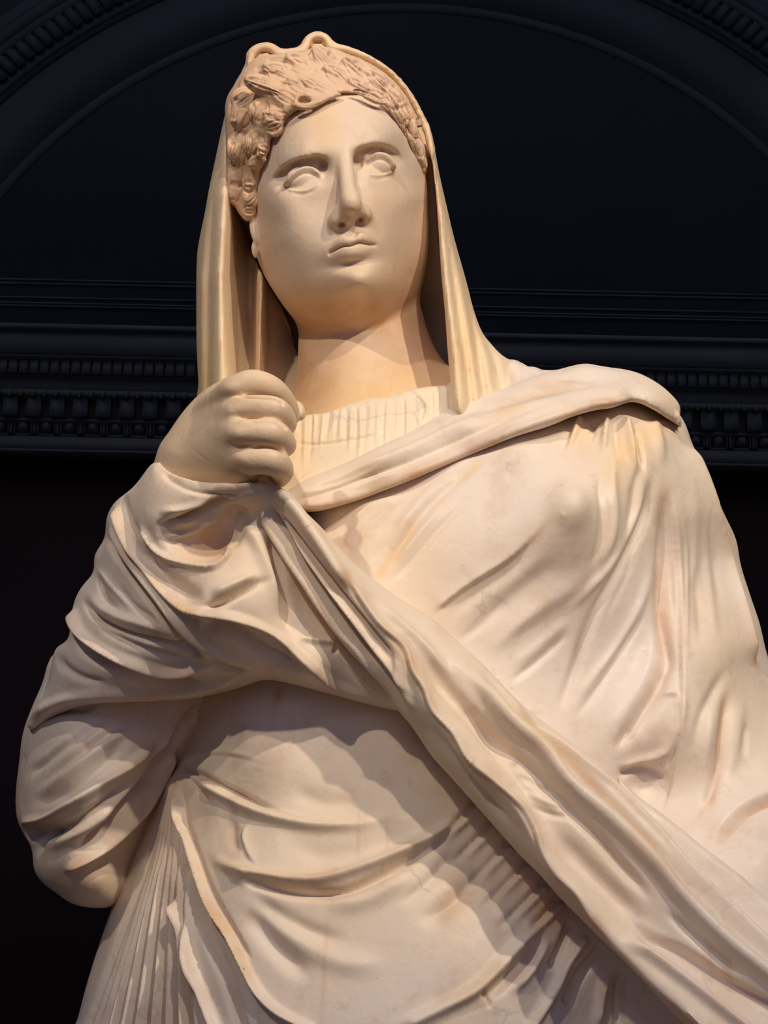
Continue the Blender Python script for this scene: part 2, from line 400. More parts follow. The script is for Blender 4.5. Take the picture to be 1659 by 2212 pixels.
def finish(name, pieces):
    """one mesh from worked pieces of (points, quads, triangles, patina)"""
    b = 0; Vs, Qs, Ts, Cs = [], [], [], []
    for V, F, T, C in pieces: Vs.append(V); Qs.append(F + b); Ts.append(T + b); Cs.append(C); b += len(V)
    V, F, T, C = map(np.concatenate, (Vs, Qs, Ts, Cs)); me = bpy.data.meshes.new(name); nq, nt = len(F), len(T)
    me.vertices.add(len(V)); me.vertices.foreach_set('co', V.astype(np.float32).ravel())
    me.loops.add(nq * 4 + nt * 3); me.loops.foreach_set('vertex_index', np.concatenate([F.ravel(), T.ravel()]).astype(np.int32))
    me.polygons.add(nq + nt); me.polygons.foreach_set('loop_start', np.concatenate([np.arange(nq) * 4, nq * 4 + np.arange(nt) * 3]).astype(np.int32))
    me.update(calc_edges=True); me.color_attributes.new('patina', 'FLOAT_COLOR', 'POINT').data.foreach_set('color', np.clip(C, 0, 1).astype(np.float32).ravel()); me.shade_smooth(); return me

def to_mesh(name, V, Q):
    me = bpy.data.meshes.new(name); n, m = len(V), len(Q); k = Q.shape[1]
    me.vertices.add(n); me.vertices.foreach_set('co', np.asarray(V, np.float32).ravel())
    me.loops.add(m * k); me.loops.foreach_set('vertex_index', Q.astype(np.int32).ravel())
    me.polygons.add(m); me.polygons.foreach_set('loop_start', np.arange(0, m * k, k, dtype=np.int32))
    me.update(calc_edges=True); return me
def link(name, me, mat=None, parent=None):
    o = bpy.data.objects.new(name, me); scene.collection.objects.link(o); o.parent = parent
    if mat: me.materials.clear(); me.materials.append(mat)
    return o
def boxes(name, bl, mat, parent=None):
    V = []; Q = []
    for (x0, x1, y0, y1, z0, z1) in bl:
        b = len(V); V += [(x, y, z) for x in (x0, x1) for y in (y0, y1) for z in (z0, z1)]
        Q += [(b, b + 1, b + 3, b + 2), (b + 4, b + 6, b + 7, b + 5), (b, b + 4, b + 5, b + 1), (b + 2, b + 3, b + 7, b + 6), (b, b + 2, b + 6, b + 4), (b + 1, b + 5, b + 7, b + 3)]
    return link(name, to_mesh(name, np.array(V), np.array(Q)), mat, parent)
T_ = time.time()
def tick(s):
    global T_
    print('%-24s %.1fs' % (s, time.time() - T_)); T_ = time.time()
# ------------------------------------------------------------------ materials
def marble(name, base, deep, stain_amt=0.5, rough=0.42, streak=0.35, sss=0.12, warm=0.8):
    m = bpy.data.materials.new(name); m.use_nodes = True; nt = m.node_tree; N = nt.nodes; L = nt.links
    bs = N['Principled BSDF']; tc = N.new('ShaderNodeTexCoord')
    def noise(scale, det=6, rough_=0.6, src=None, dist=0):
        t = N.new('ShaderNodeTexNoise'); t.inputs['Scale'].default_value = scale; t.inputs['Detail'].default_value = det; t.inputs['Roughness'].default_value = rough_; t.inputs['Distortion'].default_value = dist
        L.new(src or tc.outputs['Object'], t.inputs['Vector']); return t.outputs['Fac']
    def ramp(src, a, b, lo=0.0, hi=1.0):
        t = N.new('ShaderNodeMapRange'); t.inputs[1].default_value = a; t.inputs[2].default_value = b; t.inputs[3].default_value = lo; t.inputs[4].default_value = hi; t.interpolation_type = 'SMOOTHSTEP'
        L.new(src, t.inputs[0]); return t.outputs[0]
    def mix(fac, a, b, mode='MIX'):
        t = N.new('ShaderNodeMix'); t.data_type = 'RGBA'; t.blend_type = mode
        for s, v in ((t.inputs[0], fac), (t.inputs[6], a), (t.inputs[7], b)):
            if isinstance(v, (float, int)): s.default_value = v
            elif isinstance(v, tuple): s.default_value = (*v, 1)
            else: L.new(v, s)
        return t.outputs[2]
    def mul(a, b):
        t = N.new('ShaderNodeMath'); t.operation = 'MULTIPLY'
        for s, v in ((t.inputs[0], a), (t.inputs[1], b)):
            if isinstance(v, (float, int)): s.default_value = v
            else: L.new(v, s)
        return t.outputs[0]
    c = mix(ramp(noise(5, 5), 0.38, 0.68), base, tuple(x * y for x, y in zip(base, (0.90, 0.83, 0.76))))
    c = mix(mul(ramp(noise(2.6, 3, 0.5), 0.42, 0.64), warm), c, tuple(x * y for x, y in zip(base, (1.0, 0.93, 0.78))))
    c = mix(mul(ramp(noise(13, 6, 0.65), 0.50, 0.72), stain_amt), c, deep)
    # thin downward streaks
    mp = N.new('ShaderNodeMapping'); mp.inputs['Scale'].default_value = (38, 38, 3.2); L.new(tc.outputs['Object'], mp.inputs[0])
    st = ramp(noise(1, 4, 0.6, mp.outputs[0]), 0.60, 0.74)
    c = mix(mul(mul(st, ramp(noise(6, 2), 0.45, 0.62)), streak), c, (0.50, 0.27, 0.14))
    # cool grey veins
    v = N.new('ShaderNodeTexVoronoi'); v.feature = 'DISTANCE_TO_EDGE'; v.inputs['Scale'].default_value = 5
    nd = N.new('ShaderNodeTexNoise'); nd.inputs['Scale'].default_value = 6; nd.inputs['Detail'].default_value = 6; L.new(tc.outputs['Object'], nd.inputs['Vector'])
    va = N.new('ShaderNodeVectorMath'); va.operation = 'MULTIPLY_ADD'; va.inputs[1].default_value = (0.35, 0.35, 0.35); L.new(nd.outputs['Color'], va.inputs[0]); L.new(tc.outputs['Object'], va.inputs[2]); L.new(va.outputs[0], v.inputs['Vector'])
    c = mix(mul(ramp(v.outputs['Distance'], 0.0, 0.012, 1.0, 0.0), mul(ramp(noise(7, 2), 0.56, 0.66), 0.35)), c, (0.42, 0.35, 0.30))
    # stains with a place of their own
    at_ = N.new('ShaderNodeAttribute'); at_.attribute_name = 'patina'; sp = N.new('ShaderNodeSeparateColor'); L.new(at_.outputs['Color'], sp.inputs[0])
    br = ramp(noise(28, 5, 0.65), 0.30, 0.62, 0.45, 1.0)
    c = mix(mul(sp.outputs[0], br), c, (0.80, 0.52, 0.20))
    c = mix(mul(sp.outputs[1], br), c, (0.36, 0.20, 0.12))
    c = mix(mul(sp.outputs[2], br), c, (0.60, 0.36, 0.19))
    # tiny dark pits
    pv = N.new('ShaderNodeTexVoronoi'); pv.inputs['Scale'].default_value = 26; L.new(tc.outputs['Object'], pv.inputs['Vector'])
    c = mix(mul(mul(ramp(pv.outputs['Distance'], 0.015, 0.04, 1.0, 0.0), ramp(noise(3, 2), 0.5, 0.6)), 0.7), c, (0.20, 0.12, 0.08))
    L.new(c, bs.inputs['Base Color'])
    c = mix(mul(ramp(noise(46, 5, 0.7), 0.56, 0.74), 0.30), c, (0.50, 0.33, 0.22)); L.new(c, bs.inputs['Base Color'])
    L.new(ramp(noise(20, 4), 0.3, 0.7, rough - 0.08, rough + 0.12), bs.inputs['Roughness'])
    bs.inputs['Specular IOR Level'].default_value = 0.35
    if sss:
        bs.inputs['Subsurface Weight'].default_value = sss; bs.inputs['Subsurface Radius'].default_value = (1.0, 0.6, 0.35); bs.inputs['Subsurface Scale'].default_value = 0.004
    b = N.new('ShaderNodeBump'); b.inputs['Strength'].default_value = 0.25; b.inputs['Distance'].default_value = 0.0015
    L.new(noise(140, 5, 0.6), b.inputs['Height']); b2 = N.new('ShaderNodeBump'); b2.inputs['Strength'].default_value = 0.25; b2.inputs['Distance'].default_value = 0.004
    L.new(noise(30, 4, 0.5), b2.inputs['Height']); L.new(b.outputs[0], b2.inputs['Normal']); L.new(b2.outputs[0], bs.inputs['Normal'])
    return m
def plain(name, col, rough=0.7, var=0.15, scale=4, metal=0.0):
    m = bpy.data.materials.new(name); m.use_nodes = True; N = m.node_tree.nodes; L = m.node_tree.links; bs = N['Principled BSDF']
    tc = N.new('ShaderNodeTexCoord'); t = N.new('ShaderNodeTexNoise'); t.inputs['Scale'].default_value = scale; t.inputs['Detail'].default_value = 6; L.new(tc.outputs['Object'], t.inputs['Vector'])
    r = N.new('ShaderNodeValToRGB'); r.color_ramp.elements[0].position = .3; r.color_ramp.elements[1].position = .7
    r.color_ramp.elements[0].color = (*[c * (1 - var) for c in col], 1); r.color_ramp.elements[1].color = (*[min(c * (1 + var), 1) for c in col], 1)
    L.new(t.outputs['Fac'], r.inputs[0]); L.new(r.outputs[0], bs.inputs['Base Color']); bs.inputs['Roughness'].default_value = rough; bs.inputs['Metallic'].default_value = metal
    bs.inputs['Specular IOR Level'].default_value = 0.25
    return m
M_CLOTH = marble('marble_drapery', (0.79, 0.695, 0.605), (0.62, 0.45, 0.33), 0.6, 0.45)
M_SKIN = marble('marble_skin', (0.75, 0.60, 0.455), (0.68, 0.49, 0.33), 0.30, 0.48, 0.15)
M_HAIR = marble('marble_hair', (0.71, 0.505, 0.345), (0.58, 0.36, 0.22), 0.5, 0.5, 0.1)
M_VEIL = marble('marble_veil', (0.80, 0.65, 0.46), (0.72, 0.48, 0.26), 0.5, 0.45, 0.15)
M_TUNIC = marble('marble_tunic', (0.80, 0.70, 0.55), (0.72, 0.56, 0.38), 0.35)
# ------------------------------------------------------------------ the room: back wall with cornice and blind arch
YW = 7.0
def wpt(px, py, y=YW): return at(px, py, y)
def struct(o): o['kind'] = 'structure'; return o
M_BLUE = plain('wall_paint_blue', (0.076, 0.072, 0.063), 0.85, 0.12, 1.2)
M_RED = plain('wall_paint_dark_red', (0.040, 0.014, 0.009), 0.8, 0.2, 1.0)
M_CORN = plain('cornice_plaster', (0.145, 0.133, 0.102), 0.8, 0.12, 2.0)
M_FLOOR = plain('floor_stone', (0.16, 0.12, 0.09), 0.5, 0.2, 1.5)
struct(boxes('floor', [(-9, 9, -9, YW + .3, -0.1, 0)], M_FLOOR))
ZC = wpt(829, 996)[2]            # underside of the cornice
ZT = wpt(829, 715)[2]            # top of the flat band above it
wall = struct(boxes('wall_back', [(-9, 9, YW, YW + .3, 0, ZC + .05)], M_RED))
upper = boxes('upper_wall', [(-9, 9, YW - .02, YW + .3, ZC + .05, 15)], M_BLUE, wall)
struct(boxes('wall_left', [(-9.3, -9, -9, YW + .3, 0, 15)], M_RED)); struct(boxes('wall_right', [(9, 9.3, -9, YW + .3, 0, 15)], M_RED))
# profile pieces: (projection in metres, lower and upper edge as picture rows at the middle of the wall)
def zrow(py, d=0.2): return wpt(829, py, YW - d)[2]
PROF = [(.16, 984, 958), (.12, 958, 924), (.18, 924, 919), (.15, 919, 868), (.24, 868, 857), (.22, 857, 826), (.25, 826, 786), (.30, 786, 778), (.31, 778, 724), (.34, 724, 714)]
corn = struct(boxes('trim_1', [(-9, 9, YW - d, YW, zrow(a, d), zrow(b, d)) for d, a, b in PROF], M_CORN))
boxes('soffit', [(-9, 9, YW - .158, YW, zrow(990, .16), zrow(984, .16))], M_CORN, corn)
PX_M = (wpt(930, 880)[0] - wpt(830, 880)[0]) / 100      # metres per pixel on the wall
def ring(name, nseg, prof, mat, parent=None): pass
def repeat(name, proto, xs, parent):
    for i, x in enumerate(xs):
        o = proto if i == 0 else proto.copy()
        if i: scene.collection.objects.link(o)
        o.location.x = x; o.parent = parent
# big dentils, 49 px apart
p = 49 * PX_M; x0 = wpt(16, 888)[0]; n = 46
d = boxes('dentil', [(0, p * .62, YW - .22, YW - .14, zrow(912, .22), zrow(870, .22))], M_CORN, corn); repeat('dentil', d, [x0 + (i - 5) * p + p * .2 for i in range(n)], corn)
# egg and dart below them
V = []; Q = []; nu, nv = 10, 7; ez = (zrow(952, .15) + zrow(926, .15)) / 2; eh = (zrow(926, .15) - zrow(952, .15)) / 2
for j in range(nv):
    for i in range(nu):
        a = 2 * math.pi * i / nu; b = -math.pi / 2 + math.pi * j / (nv - 1)
        V.append((p * .27 * math.cos(a) * math.cos(b), YW - .12 - .07 * math.sin(a) * math.cos(b) * (math.sin(a) > 0), ez + eh * math.sin(b)))
for j in range(nv - 1):
    for i in range(nu): Q.append((j * nu + i, j * nu + (i + 1) % nu, (j + 1) * nu + (i + 1) % nu, (j + 1) * nu + i))
egg = link('egg', to_mesh('egg', np.array(V), np.array(Q)), M_CORN, corn); repeat('egg', egg, [x0 + (i - 5) * p + p * .02 for i in range(n)], corn)
hz = boxes('dart', [(-p * .05, p * .05, YW - .17, YW - .11, zrow(954, .15), zrow(925, .15)), ], M_CORN, corn); repeat('dart', hz, [x0 + (i - 5) * p + p * .52 for i in range(n)], corn)
# shell between egg and dart: thin raised surround
sh = boxes('egg_surround', [(-p * .40, -p * .34, YW - .16, YW - .11, zrow(952, .15), zrow(926, .15)), (p * .34, p * .40, YW - .16, YW - .11, zrow(952, .15), zrow(926, .15)), (-p * .36, p * .36, YW - .15, YW - .11, zrow(956, .15), zrow(952, .15))], M_CORN, corn)
repeat('egg_surround', sh, [x0 + (i - 5) * p + p * .02 for i in range(n)], corn)
# small leaf-work above the dentils and the fluted row above
q = 22 * PX_M
fl = boxes('flute_block', [(0, q * .78, YW - .275, YW - .25, zrow(822, .27), zrow(788, .27))], M_CORN, corn); repeat('flute_block', fl, [wpt(0, 800)[0] + (i - 10) * q for i in range(100)], corn)
lf = boxes('leaf_tongue', [(-p * .10, p * .10, YW - .26, YW - .23, zrow(869, .25), zrow(858, .25)), (-p * .04, p * .04, YW - .265, YW - .23, zrow(873, .25), zrow(869, .25))], M_CORN, corn); repeat('leaf_tongue', lf, [x0 + (i * .5 - 5) * p for i in range(2 * n)], corn)
# two sets of thin string courses under the lunette
st = struct(boxes('trim_2', [(-9, 9, YW - .035, YW, zrow(660, .03), zrow(657, .03)), (-9, 9, YW - .03, YW, zrow(671, .03), zrow(668, .03)), (-9, 9, YW - .04, YW, zrow(679, .03), zrow(676, .03)),
    (-9, 9, YW - .03, YW, zrow(621, .03), zrow(618, .03)), (-9, 9, YW - .035, YW, zrow(630, .03), zrow(627, .03))], plain('string_course_paint', (0.10, 0.105, 0.095), .8)))
# arch mouldings: concentric rings on the wall
def circ(a, b, c):
    (x1, z1), (x2, z2), (x3, z3) = [(v[0], v[2]) for v in (a, b, c)]
    A = np.array([[x2 - x1, z2 - z1], [x3 - x1, z3 - z1]]); B = 0.5 * np.array([x2 ** 2 - x1 ** 2 + z2 ** 2 - z1 ** 2, x3 ** 2 - x1 ** 2 + z3 ** 2 - z1 ** 2])
    cx, cz = np.linalg.solve(A, B); return cx, cz, math.hypot(x1 - cx, z1 - cz)
cx1, cz1, r1 = circ(wpt(197, 232), wpt(1290, 93), wpt(1659, 330))
cxo, czo, ro = circ(wpt(0, 191), wpt(282, 8), wpt(1659, 135))
print('arch', cx1, cz1, r1, cxo, czo, ro)
def ringmesh(r0, r1_, d0, d1, n=140, cx=0, cz=0):
    V = []; Q = []
    for i in range(n + 1):
        a = math.pi * (-.04 + 1.08 * i / n); c, s = math.cos(a), math.sin(a)
        for r, d in ((r0, 0), (r0, d0), (r1_, d1), (r1_, 0)): V.append((cx + r * c, YW - .02 - d, cz + r * s))
    for i in range(n):
        for k in range(3): Q.append((i * 4 + k, i * 4 + k + 1, i * 4 + 5 + k, i * 4 + 4 + k))
    return V, Q
cxa, cza = (cx1 + cxo) / 2, (cz1 + czo) / 2
V = []; Q = []
rd = ro + .0
for r0, r1_, d0, d1 in ((r1 - .02, r1 + .03, .03, .05), (r1 + .03, r1 + .34, .05, .05), (r1 + .36, r1 + .40, .09, .09), (r1 + .42, r1 + .47, .10, .12), (r1 + .50, r1 + .62, .05, .06), (r1 + .64, r1 + .69, .13, .15), (r1 + .72, rd - .10, .10, .12), (rd - .07, rd - .03, .17, .17), (rd - .03, rd + .09, .12, .12), (rd + .09, rd + .14, .20, .22), (rd + .14, rd + .20, .24, .24)):
    v, qd = ringmesh(r0, r1_, d0 * .16, d1 * .16, cx=cxa, cz=cza); b = len(V); V += v; Q += [tuple(t + b for t in u) for u in qd]
arch = struct(link('trim_3', to_mesh('trim_3', np.array(V), np.array(Q)), M_BLUE))
step = 27 * PX_M; n = int(math.pi * rd / step); bb = None
for i in range(n + 1):
    a = i * math.pi / n
    if bb is None: o = bb = boxes('arch_dentil', [(-.03, .08, YW - .075, YW - .04, -step * .33, step * .33)], M_BLUE, arch)
    else: o = bb.copy(); scene.collection.objects.link(o)
    o.location = (cxa + rd * math.cos(a), 0, cza + rd * math.sin(a)); o.rotation_euler = (0, -a, 0); o.parent = arch
for nm, loc, tgt, w, colr, sz in (('wall_wash', (-4, 2.0, 9.0), (-3, YW, 5.4), 70, (0.75, 0.84, 1.0), 1.5), ('wall_wash', (3, 2.0, 9.0), (3, YW, 5.4), 45, (0.8, 0.86, 1.0), 1.5)):
    spot(nm, loc, tgt, w, colr, sz, 110, 1.0)
tick('room')
# ------------------------------------------------------------------ the statue
statue = bpy.data.objects.new('statue', None); scene.collection.objects.link(statue); statue.location = (0, 0.05, 0.62)
statue['label'] = 'over-life-size cream marble statue of a veiled draped woman clutching her mantle'; statue['category'] = 'statue'
def part(name, c, mat, relax=2, sub=1):
    me = finish(name, [c.mesh(relax, sub)]); o = link(name, me, mat, statue); o.matrix_parent_inverse = Matrix.Translation((0, -0.05, -0.62)); tick(name + ' %d' % len(me.vertices)); return o

# ---- head and neck
c = Carving.fit('body', 0.0019, [(530, 170), (1000, 170), (1000, 1000), (570, 1000)], -0.20, 0.09)
face_outline = [(715, 190), (640, 205), (585, 260), (556, 330), (546, 400), (544, 470), (549, 530), (566, 585), (598, 640), (636, 688), (690, 722), (750, 738), (815, 722), (866, 684), (900, 640), (920, 580), (926, 510), (924, 430), (915, 350), (890, 270), (845, 215), (780, 190)]
face_ctrl = [(715, 205, -.034), (735, 270, -.014), (752, 320, -.006), (765, 500, .002), (785, 600, .008), (788, 626, .002), (784, 645, -.010),
    (778, 672, -.027), (765, 728, -.062), (700, 672, -.046), (830, 672, -.048), (600, 330, -.042), (610, 440, -.026), (578, 440, -.050), (553, 460, -.085), (650, 510, -.012), (608, 520, -.034), (575, 520, -.066), (605, 590, -.056),
    (575, 585, -.085), (680, 622, -.022), (690, 645, -.032), (630, 640, -.058), (640, 680, -.082), (700, 702, -.064), (868, 290, -.045), (872, 430, -.030), (903, 430, -.056), (920, 440, -.085), (850, 510, -.016), (885, 510, -.040), (900, 570, -.065), (918, 580, -.095),
    (850, 620, -.036), (850, 645, -.052), (870, 670, -.080), (715, 430, -.004), (812, 420, -.004), (655, 260, -.026), (820, 240, -.032), (655, 325, -.012), (820, 302, -.014), (655, 428, -.014), (820, 400, -.012), (700, 560, -.004), (825, 555, -.006), (565, 330, -.080), (905, 350, -.085), (740, 640, -.012), (825, 640, -.026)]
face_g = [(656, 384, -.012, 27, 14, -11), (700, 366, -.010, 11, 17, 15), (819, 354, -.012, 24, 14, -9), (774, 352, -.010, 10, 17, -15),
    (782, 604, .008, 31, 20, -10), (760, 569, -.008, 30, 8, -10), (760, 536, .008, 42, 20, -10), (690, 585, -.003, 25, 30, 0), (855, 560, -.003, 20, 30, 0), (745, 322, .003, 24, 16, 0)]
E = np.zeros((RY1 - RY0, RX1 - RX0), np.float32)
c.stroke([(572, 402), (583, 388), (604, 364), (633, 346), (669, 336), (694, 336), (709, 350), (712, 375)], 40, .017, 'shelf', (.25, .1), into=E)
c.stroke([(757, 372), (757, 345), (772, 321), (799, 311), (826, 311), (853, 322), (874, 344), (884, 362)], 36, .016, 'shelf', (.1, .25), into=E)
E = blur(E, 2.0)
c.slab(face_outline, face_ctrl, -0.19, rim=0.026, gauss=face_g, face=True, extra=E)
# skull and neck behind
c.ball(735, 380, -.11, 180, 160, 180, 0, k=.01, face=True)
c.slab([(600, 560), (634, 680), (641, 760), (636, 860), (600, 960), (760, 990), (1000, 920), (1000, 820), (958, 775), (934, 720), (922, 640), (905, 540)],
    [(780, 780, -.034), (690, 790, -.026), (655, 780, -.008), (870, 740, -.010), (905, 740, -.0), (640, 650, .02), (740, 870, -.048), (700, 930, -.060), (900, 850, -.038), (770, 710, -.018), (980, 830, -.01), (620, 930, -.03), (850, 800, -.032)], 0.07, rim=0.055, k=.012)
# nose
c.chain([(745, 322, -.012, 7), (748, 360, -.002, 7), (751, 400, .009, 8), (756, 430, .017, 9), (760, 444, .021, 10.5)], k=.010, face=True)
c.ball(761, 447, .019, 14, 14, 10, 10, k=.006, face=True); c.chain([(740, 448, .008, 8), (726, 474, .004, 8)], k=.008, face=True); c.chain([(776, 444, .008, 8), (788, 462, .004, 8)], k=.008, face=True)
c.ball(725, 481, .003, 13, 20, 14, 15, k=.006, face=True); c.ball(788, 468, .003, 12, 20, 12, 12, k=.006, face=True)
c.chain([(762, 456, .015, 8), (754, 484, .003, 8)], k=.005, face=True)
c.chain([(740, 485, -.002, 3.5), (733, 485, .010, 5)], k=.003, mode='cut', face=True); c.chain([(778, 475, -.001, 3), (784, 472, .010, 4)], k=.003, mode='cut', face=True)
# lips
c.chain([(716, 543, -.006, 3), (731, 529, .003, 7), (748, 521, .009, 9), (759, 521, .009, 8), (769, 517, .009, 9), (789, 517, .004, 7.5), (811, 526, -.006, 3)], k=.006, face=True)
c.chain([(722, 549, -.006, 3), (740, 545, .003, 8.5), (762, 544, .007, 11), (786, 538, .003, 9), (806, 534, -.006, 3)], k=.006, face=True)
c.chain([(711, 548, .000, 2.2), (724, 538, .008, 2.6), (741, 531, .015, 2.6), (759, 530, .017, 2.4), (777, 524, .015, 2.6), (794, 526, .010, 2.6), (815, 530, .001, 2.2)], k=.002, mode='cut', face=True)
c.chain([(758, 492, .008, 3), (760, 508, .012, 3.5)], k=.008, mode='cut', face=True)
# eyes: ball, upper and lower lid (corner depth, mid depth)
for (bx, by, up, lo, bh) in ((659, 389, [(616, 409), (621, 395), (632, 380), (647, 370), (662, 366), (677, 369), (688, 377), (698, 388)], [(618, 409), (637, 413), (654, 413.5), (673, 408), (695, 393)], -.0350),
                      (817, 360, [(783, 366), (791, 350), (803, 340), (818, 336), (832, 339), (843, 348), (849, 360), (854, 368)], [(784, 372), (799, 378.5), (818, 380), (834, 377), (851, 370)], -.0360)):
    c.ball(bx, by, bh + .0042, 43 if bx < 700 else 38, 29, 32, 10, k=.002, face=True); lids = (up, lo) if bx < 700 else lids + (up, lo)
# ear
c.chain([(549, 468, -.098, 7), (550, 498, -.096, 8), (558, 522, -.094, 6)], k=.004, face=True)
c.ball(551, 540, -.098, 8.5, 9, 19, 8, k=.002, face=True)
# creases
c.soft = 0.9
c.stroke([(709, 549), (724, 539), (741, 532), (759, 530.5), (777, 524.5), (794, 526.5), (818, 531)], 3, .0035, 'groove', (.15, .15))
for L_ in (lids[0], lids[2]): c.stroke([(x, y) for x, y in L_], 5.4, .0044, 'ridge', (.12, .12)); pass
for L_ in (lids[1], lids[3]): c.stroke(L_, 3.2, .0014, 'ridge', (.15, .15))
c.stroke([(624, 402), (635, 388), (650, 378), (663, 375), (676, 377), (688, 385)], 2.0, .0018, 'groove'); c.stroke([(795, 357), (805, 349), (819, 345), (832, 348), (841, 357), (846, 365)], 2.0, .0018, 'groove')
c.stroke([(612, 402), (622, 384), (640, 368), (662, 360), (682, 364), (696, 378)], 4, .0025, 'groove'); c.stroke([(782, 358), (792, 340), (806, 330), (822, 328), (840, 336), (852, 352)], 4, .0025, 'groove')
c.stroke([(627, 415), (656, 421), (688, 406)], 5, .0006, 'groove'); c.stroke([(792, 385), (818, 388), (846, 378)], 5, .0006, 'groove')
c.stroke([(775, 225), (778, 270), (786, 300)], 1.5, .0007, 'groove'); c.stroke([(815, 385), (835, 420), (860, 450), (880, 475)], 1.0, .0005, 'groove');
c.stain(0, 705, 280, 38, 50, .4); c.stain(2, 700, 275, 20, 25, .25); c.stain(2, 575, 240, 60, 30, .35)
c.stain(2, 760, 685, 110, 26, 1.0); c.stain(2, 760, 655, 60, 14, .3); c.stain(2, 690, 800, 90, 90, .6); c.stain(2, 890, 760, 50, 80, .5); c.stain(2, 655, 840, 30, 80, .5); c.stain(0, 780, 860, 130, 50, .7)
c.stain(1, 672, 787, 3, 3, 1.0); c.stain(1, 548, 380, 12, 60, .2)
c.covered = [([(470, 90), (950, 90), (950, 330), (905, 330), (860, 245), (760, 190), (700, 195), (620, 235), (575, 300), (550, 380), (535, 500), (470, 500)], 12), ([(590, 960), (640, 925), (760, 895), (900, 860), (1010, 850), (1010, 1020), (590, 1020)], 15)]
head = c.mesh(1, 1); tick('head %d' % len(head[0]))

# ---- right hand, a closed fist
c = Carving.fit('hand', 0.0019, [(320, 780), (670, 780), (670, 1080), (320, 1080)], -0.30, -0.12)
def finger(pts, k=.004): c.chain(pts, k=k)
finger([(455, 885, -.195, 30), (495, 852, -.232, 28), (522, 836, -.246, 27), (550, 828, -.250, 26), (588, 842, -.244, 25), (617, 872, -.228, 21), (632, 903, -.214, 15)])
c.chain([(640, 878, -.200, 12), (647, 898, -.204, 11)], k=.005)
finger([(460, 905, -.20, 26), (520, 884, -.250, 25), (565, 882, -.262, 25), (598, 888, -.260, 25), (617, 912, -.240, 22), (615, 925, -.215, 18)])
finger([(465, 940, -.20, 27), (520, 936, -.256, 26), (565, 935, -.268, 26), (597, 940, -.264, 26), (616, 960, -.242, 22), (610, 970, -.215, 18)])
finger([(475, 985, -.20, 28), (530, 994, -.250, 28), (570, 993, -.260, 27), (597, 1000, -.256, 26), (609, 1018, -.236, 23), (600, 1034, -.21, 20)])
c.slab([(340, 975), (368, 928), (398, 886), (430, 852), (465, 828), (505, 812), (545, 835), (552, 900), (556, 1000), (555, 1040), (500, 1056), (420, 1050), (360, 1030)],
    [(360, 980, -.19), (420, 960, -.22), (440, 880, -.215), (490, 870, -.25), (500, 930, -.262), (510, 1000, -.252), (540, 930, -.262), (450, 1030, -.225), (545, 840, -.24), (400, 900, -.20)], -0.13, rim=.03, k=.009)
c.chain([(430, 1000, -.17, 60), (380, 1100, -.12, 62)], k=.02)
c.bump(500, 842, .003, 16, 12); c.bump(505, 890, .003, 14, 12); c.bump(510, 940, .003, 14, 12); c.bump(515, 990, .002, 14, 12)
for s_ in ([(505, 857), (530, 857), (570, 858), (600, 862), (614, 878)], [(520, 910), (560, 908), (600, 912), (622, 930)], [(535, 968), (565, 965), (600, 969), (618, 985)]): c.stroke(s_, 2.6, .006, 'groove', (.25, .1))
c.stroke([(405, 960), (440, 990), (470, 1010), (480, 1040)], 1.2, .0006, 'groove'); c.stroke([(505, 1000), (520, 1020), (548, 1035)], 1.5, .001, 'groove')
hand = c.mesh(2, 1); tick('hand %d' % len(hand[0]))
o = link('body', finish('body', [head, hand]), M_SKIN, statue); o.matrix_parent_inverse = Matrix.Translation((0, -0.05, -0.62))

# ---- hair
c = Carving.fit('hair', 0.0023, [(470, 80), (960, 80), (960, 500), (470, 500)], -0.19, 0.06)
hair_outline = [(530, 478), (503, 440), (490, 400), (488, 300), (487, 222), (508, 180), (535, 140), (560, 122), (600, 118), (650, 112), (690, 100), (740, 112), (800, 140), (850, 185), (885, 240), (912, 300), (924, 350), (918, 385), (905, 345), (893, 312), (880, 290), (862, 258), (838, 232), (815, 222), (790, 208), (760, 202), (725, 203), (690, 222), (655, 232), (625, 250), (600, 280), (583, 305), (570, 340), (562, 380), (556, 420), (548, 465)]
c.slab(hair_outline, [(715, 195, -.031), (650, 225, -.027), (610, 260, -.036), (570, 330, -.060), (553, 400, -.082), (520, 400, -.095), (505, 300, -.092), (540, 460, -.095), (650, 150, -.055), (690, 105, -.085), (560, 140, -.090), (800, 160, -.066), (850, 240, -.056), (900, 340, -.086), (920, 380, -.10), (880, 210, -.088), (600, 190, -.050), (540, 230, -.072), (780, 205, -.035), (500, 230, -.10)], -0.17, rim=.006, face=True)
rng = np.random.RandomState(3)
def lock(pts, r, h=-.005, k=.003):
    c.chain([(x, y, hh + h, r * (0.55 + 0.45 * math.sin(math.pi * (0.15 + 0.75 * i / (len(pts) - 1))))) for i, (x, y, hh) in enumerate(pts)], k=k, face=True)
def tuft(px, py, h, rx, ry, rz, ang, n=6, dep=.0027, curl=0.0):
    """a rounded tuft of hair with strands running over it"""
    rx, ry, rz = rx * 1.12, ry * .95, rz * 1.15
    c.ball(px, py, h - .001, rx, ry, rz, ang, k=.0045, face=True); ca, sa = math.cos(R(-ang)), math.sin(R(-ang))
    for i in range(n):
        v = -0.85 + 1.7 * (i + .5) / n + rng.uniform(-.06, .06); P = []
        for u in np.linspace(-.95, .95, 6):
            X = u * rx; Y = v * rz * math.sqrt(max(1 - u * u, 0)) * (1.0) + curl * rz * u * u + rng.uniform(-.6, .6); P.append((px + X * ca - Y * sa, py + X * sa + Y * ca))
        c.stroke(P, rng.uniform(1.5, 2.4), dep * rng.uniform(.6, 1.3), 'groove', (.15, .15), n=4)
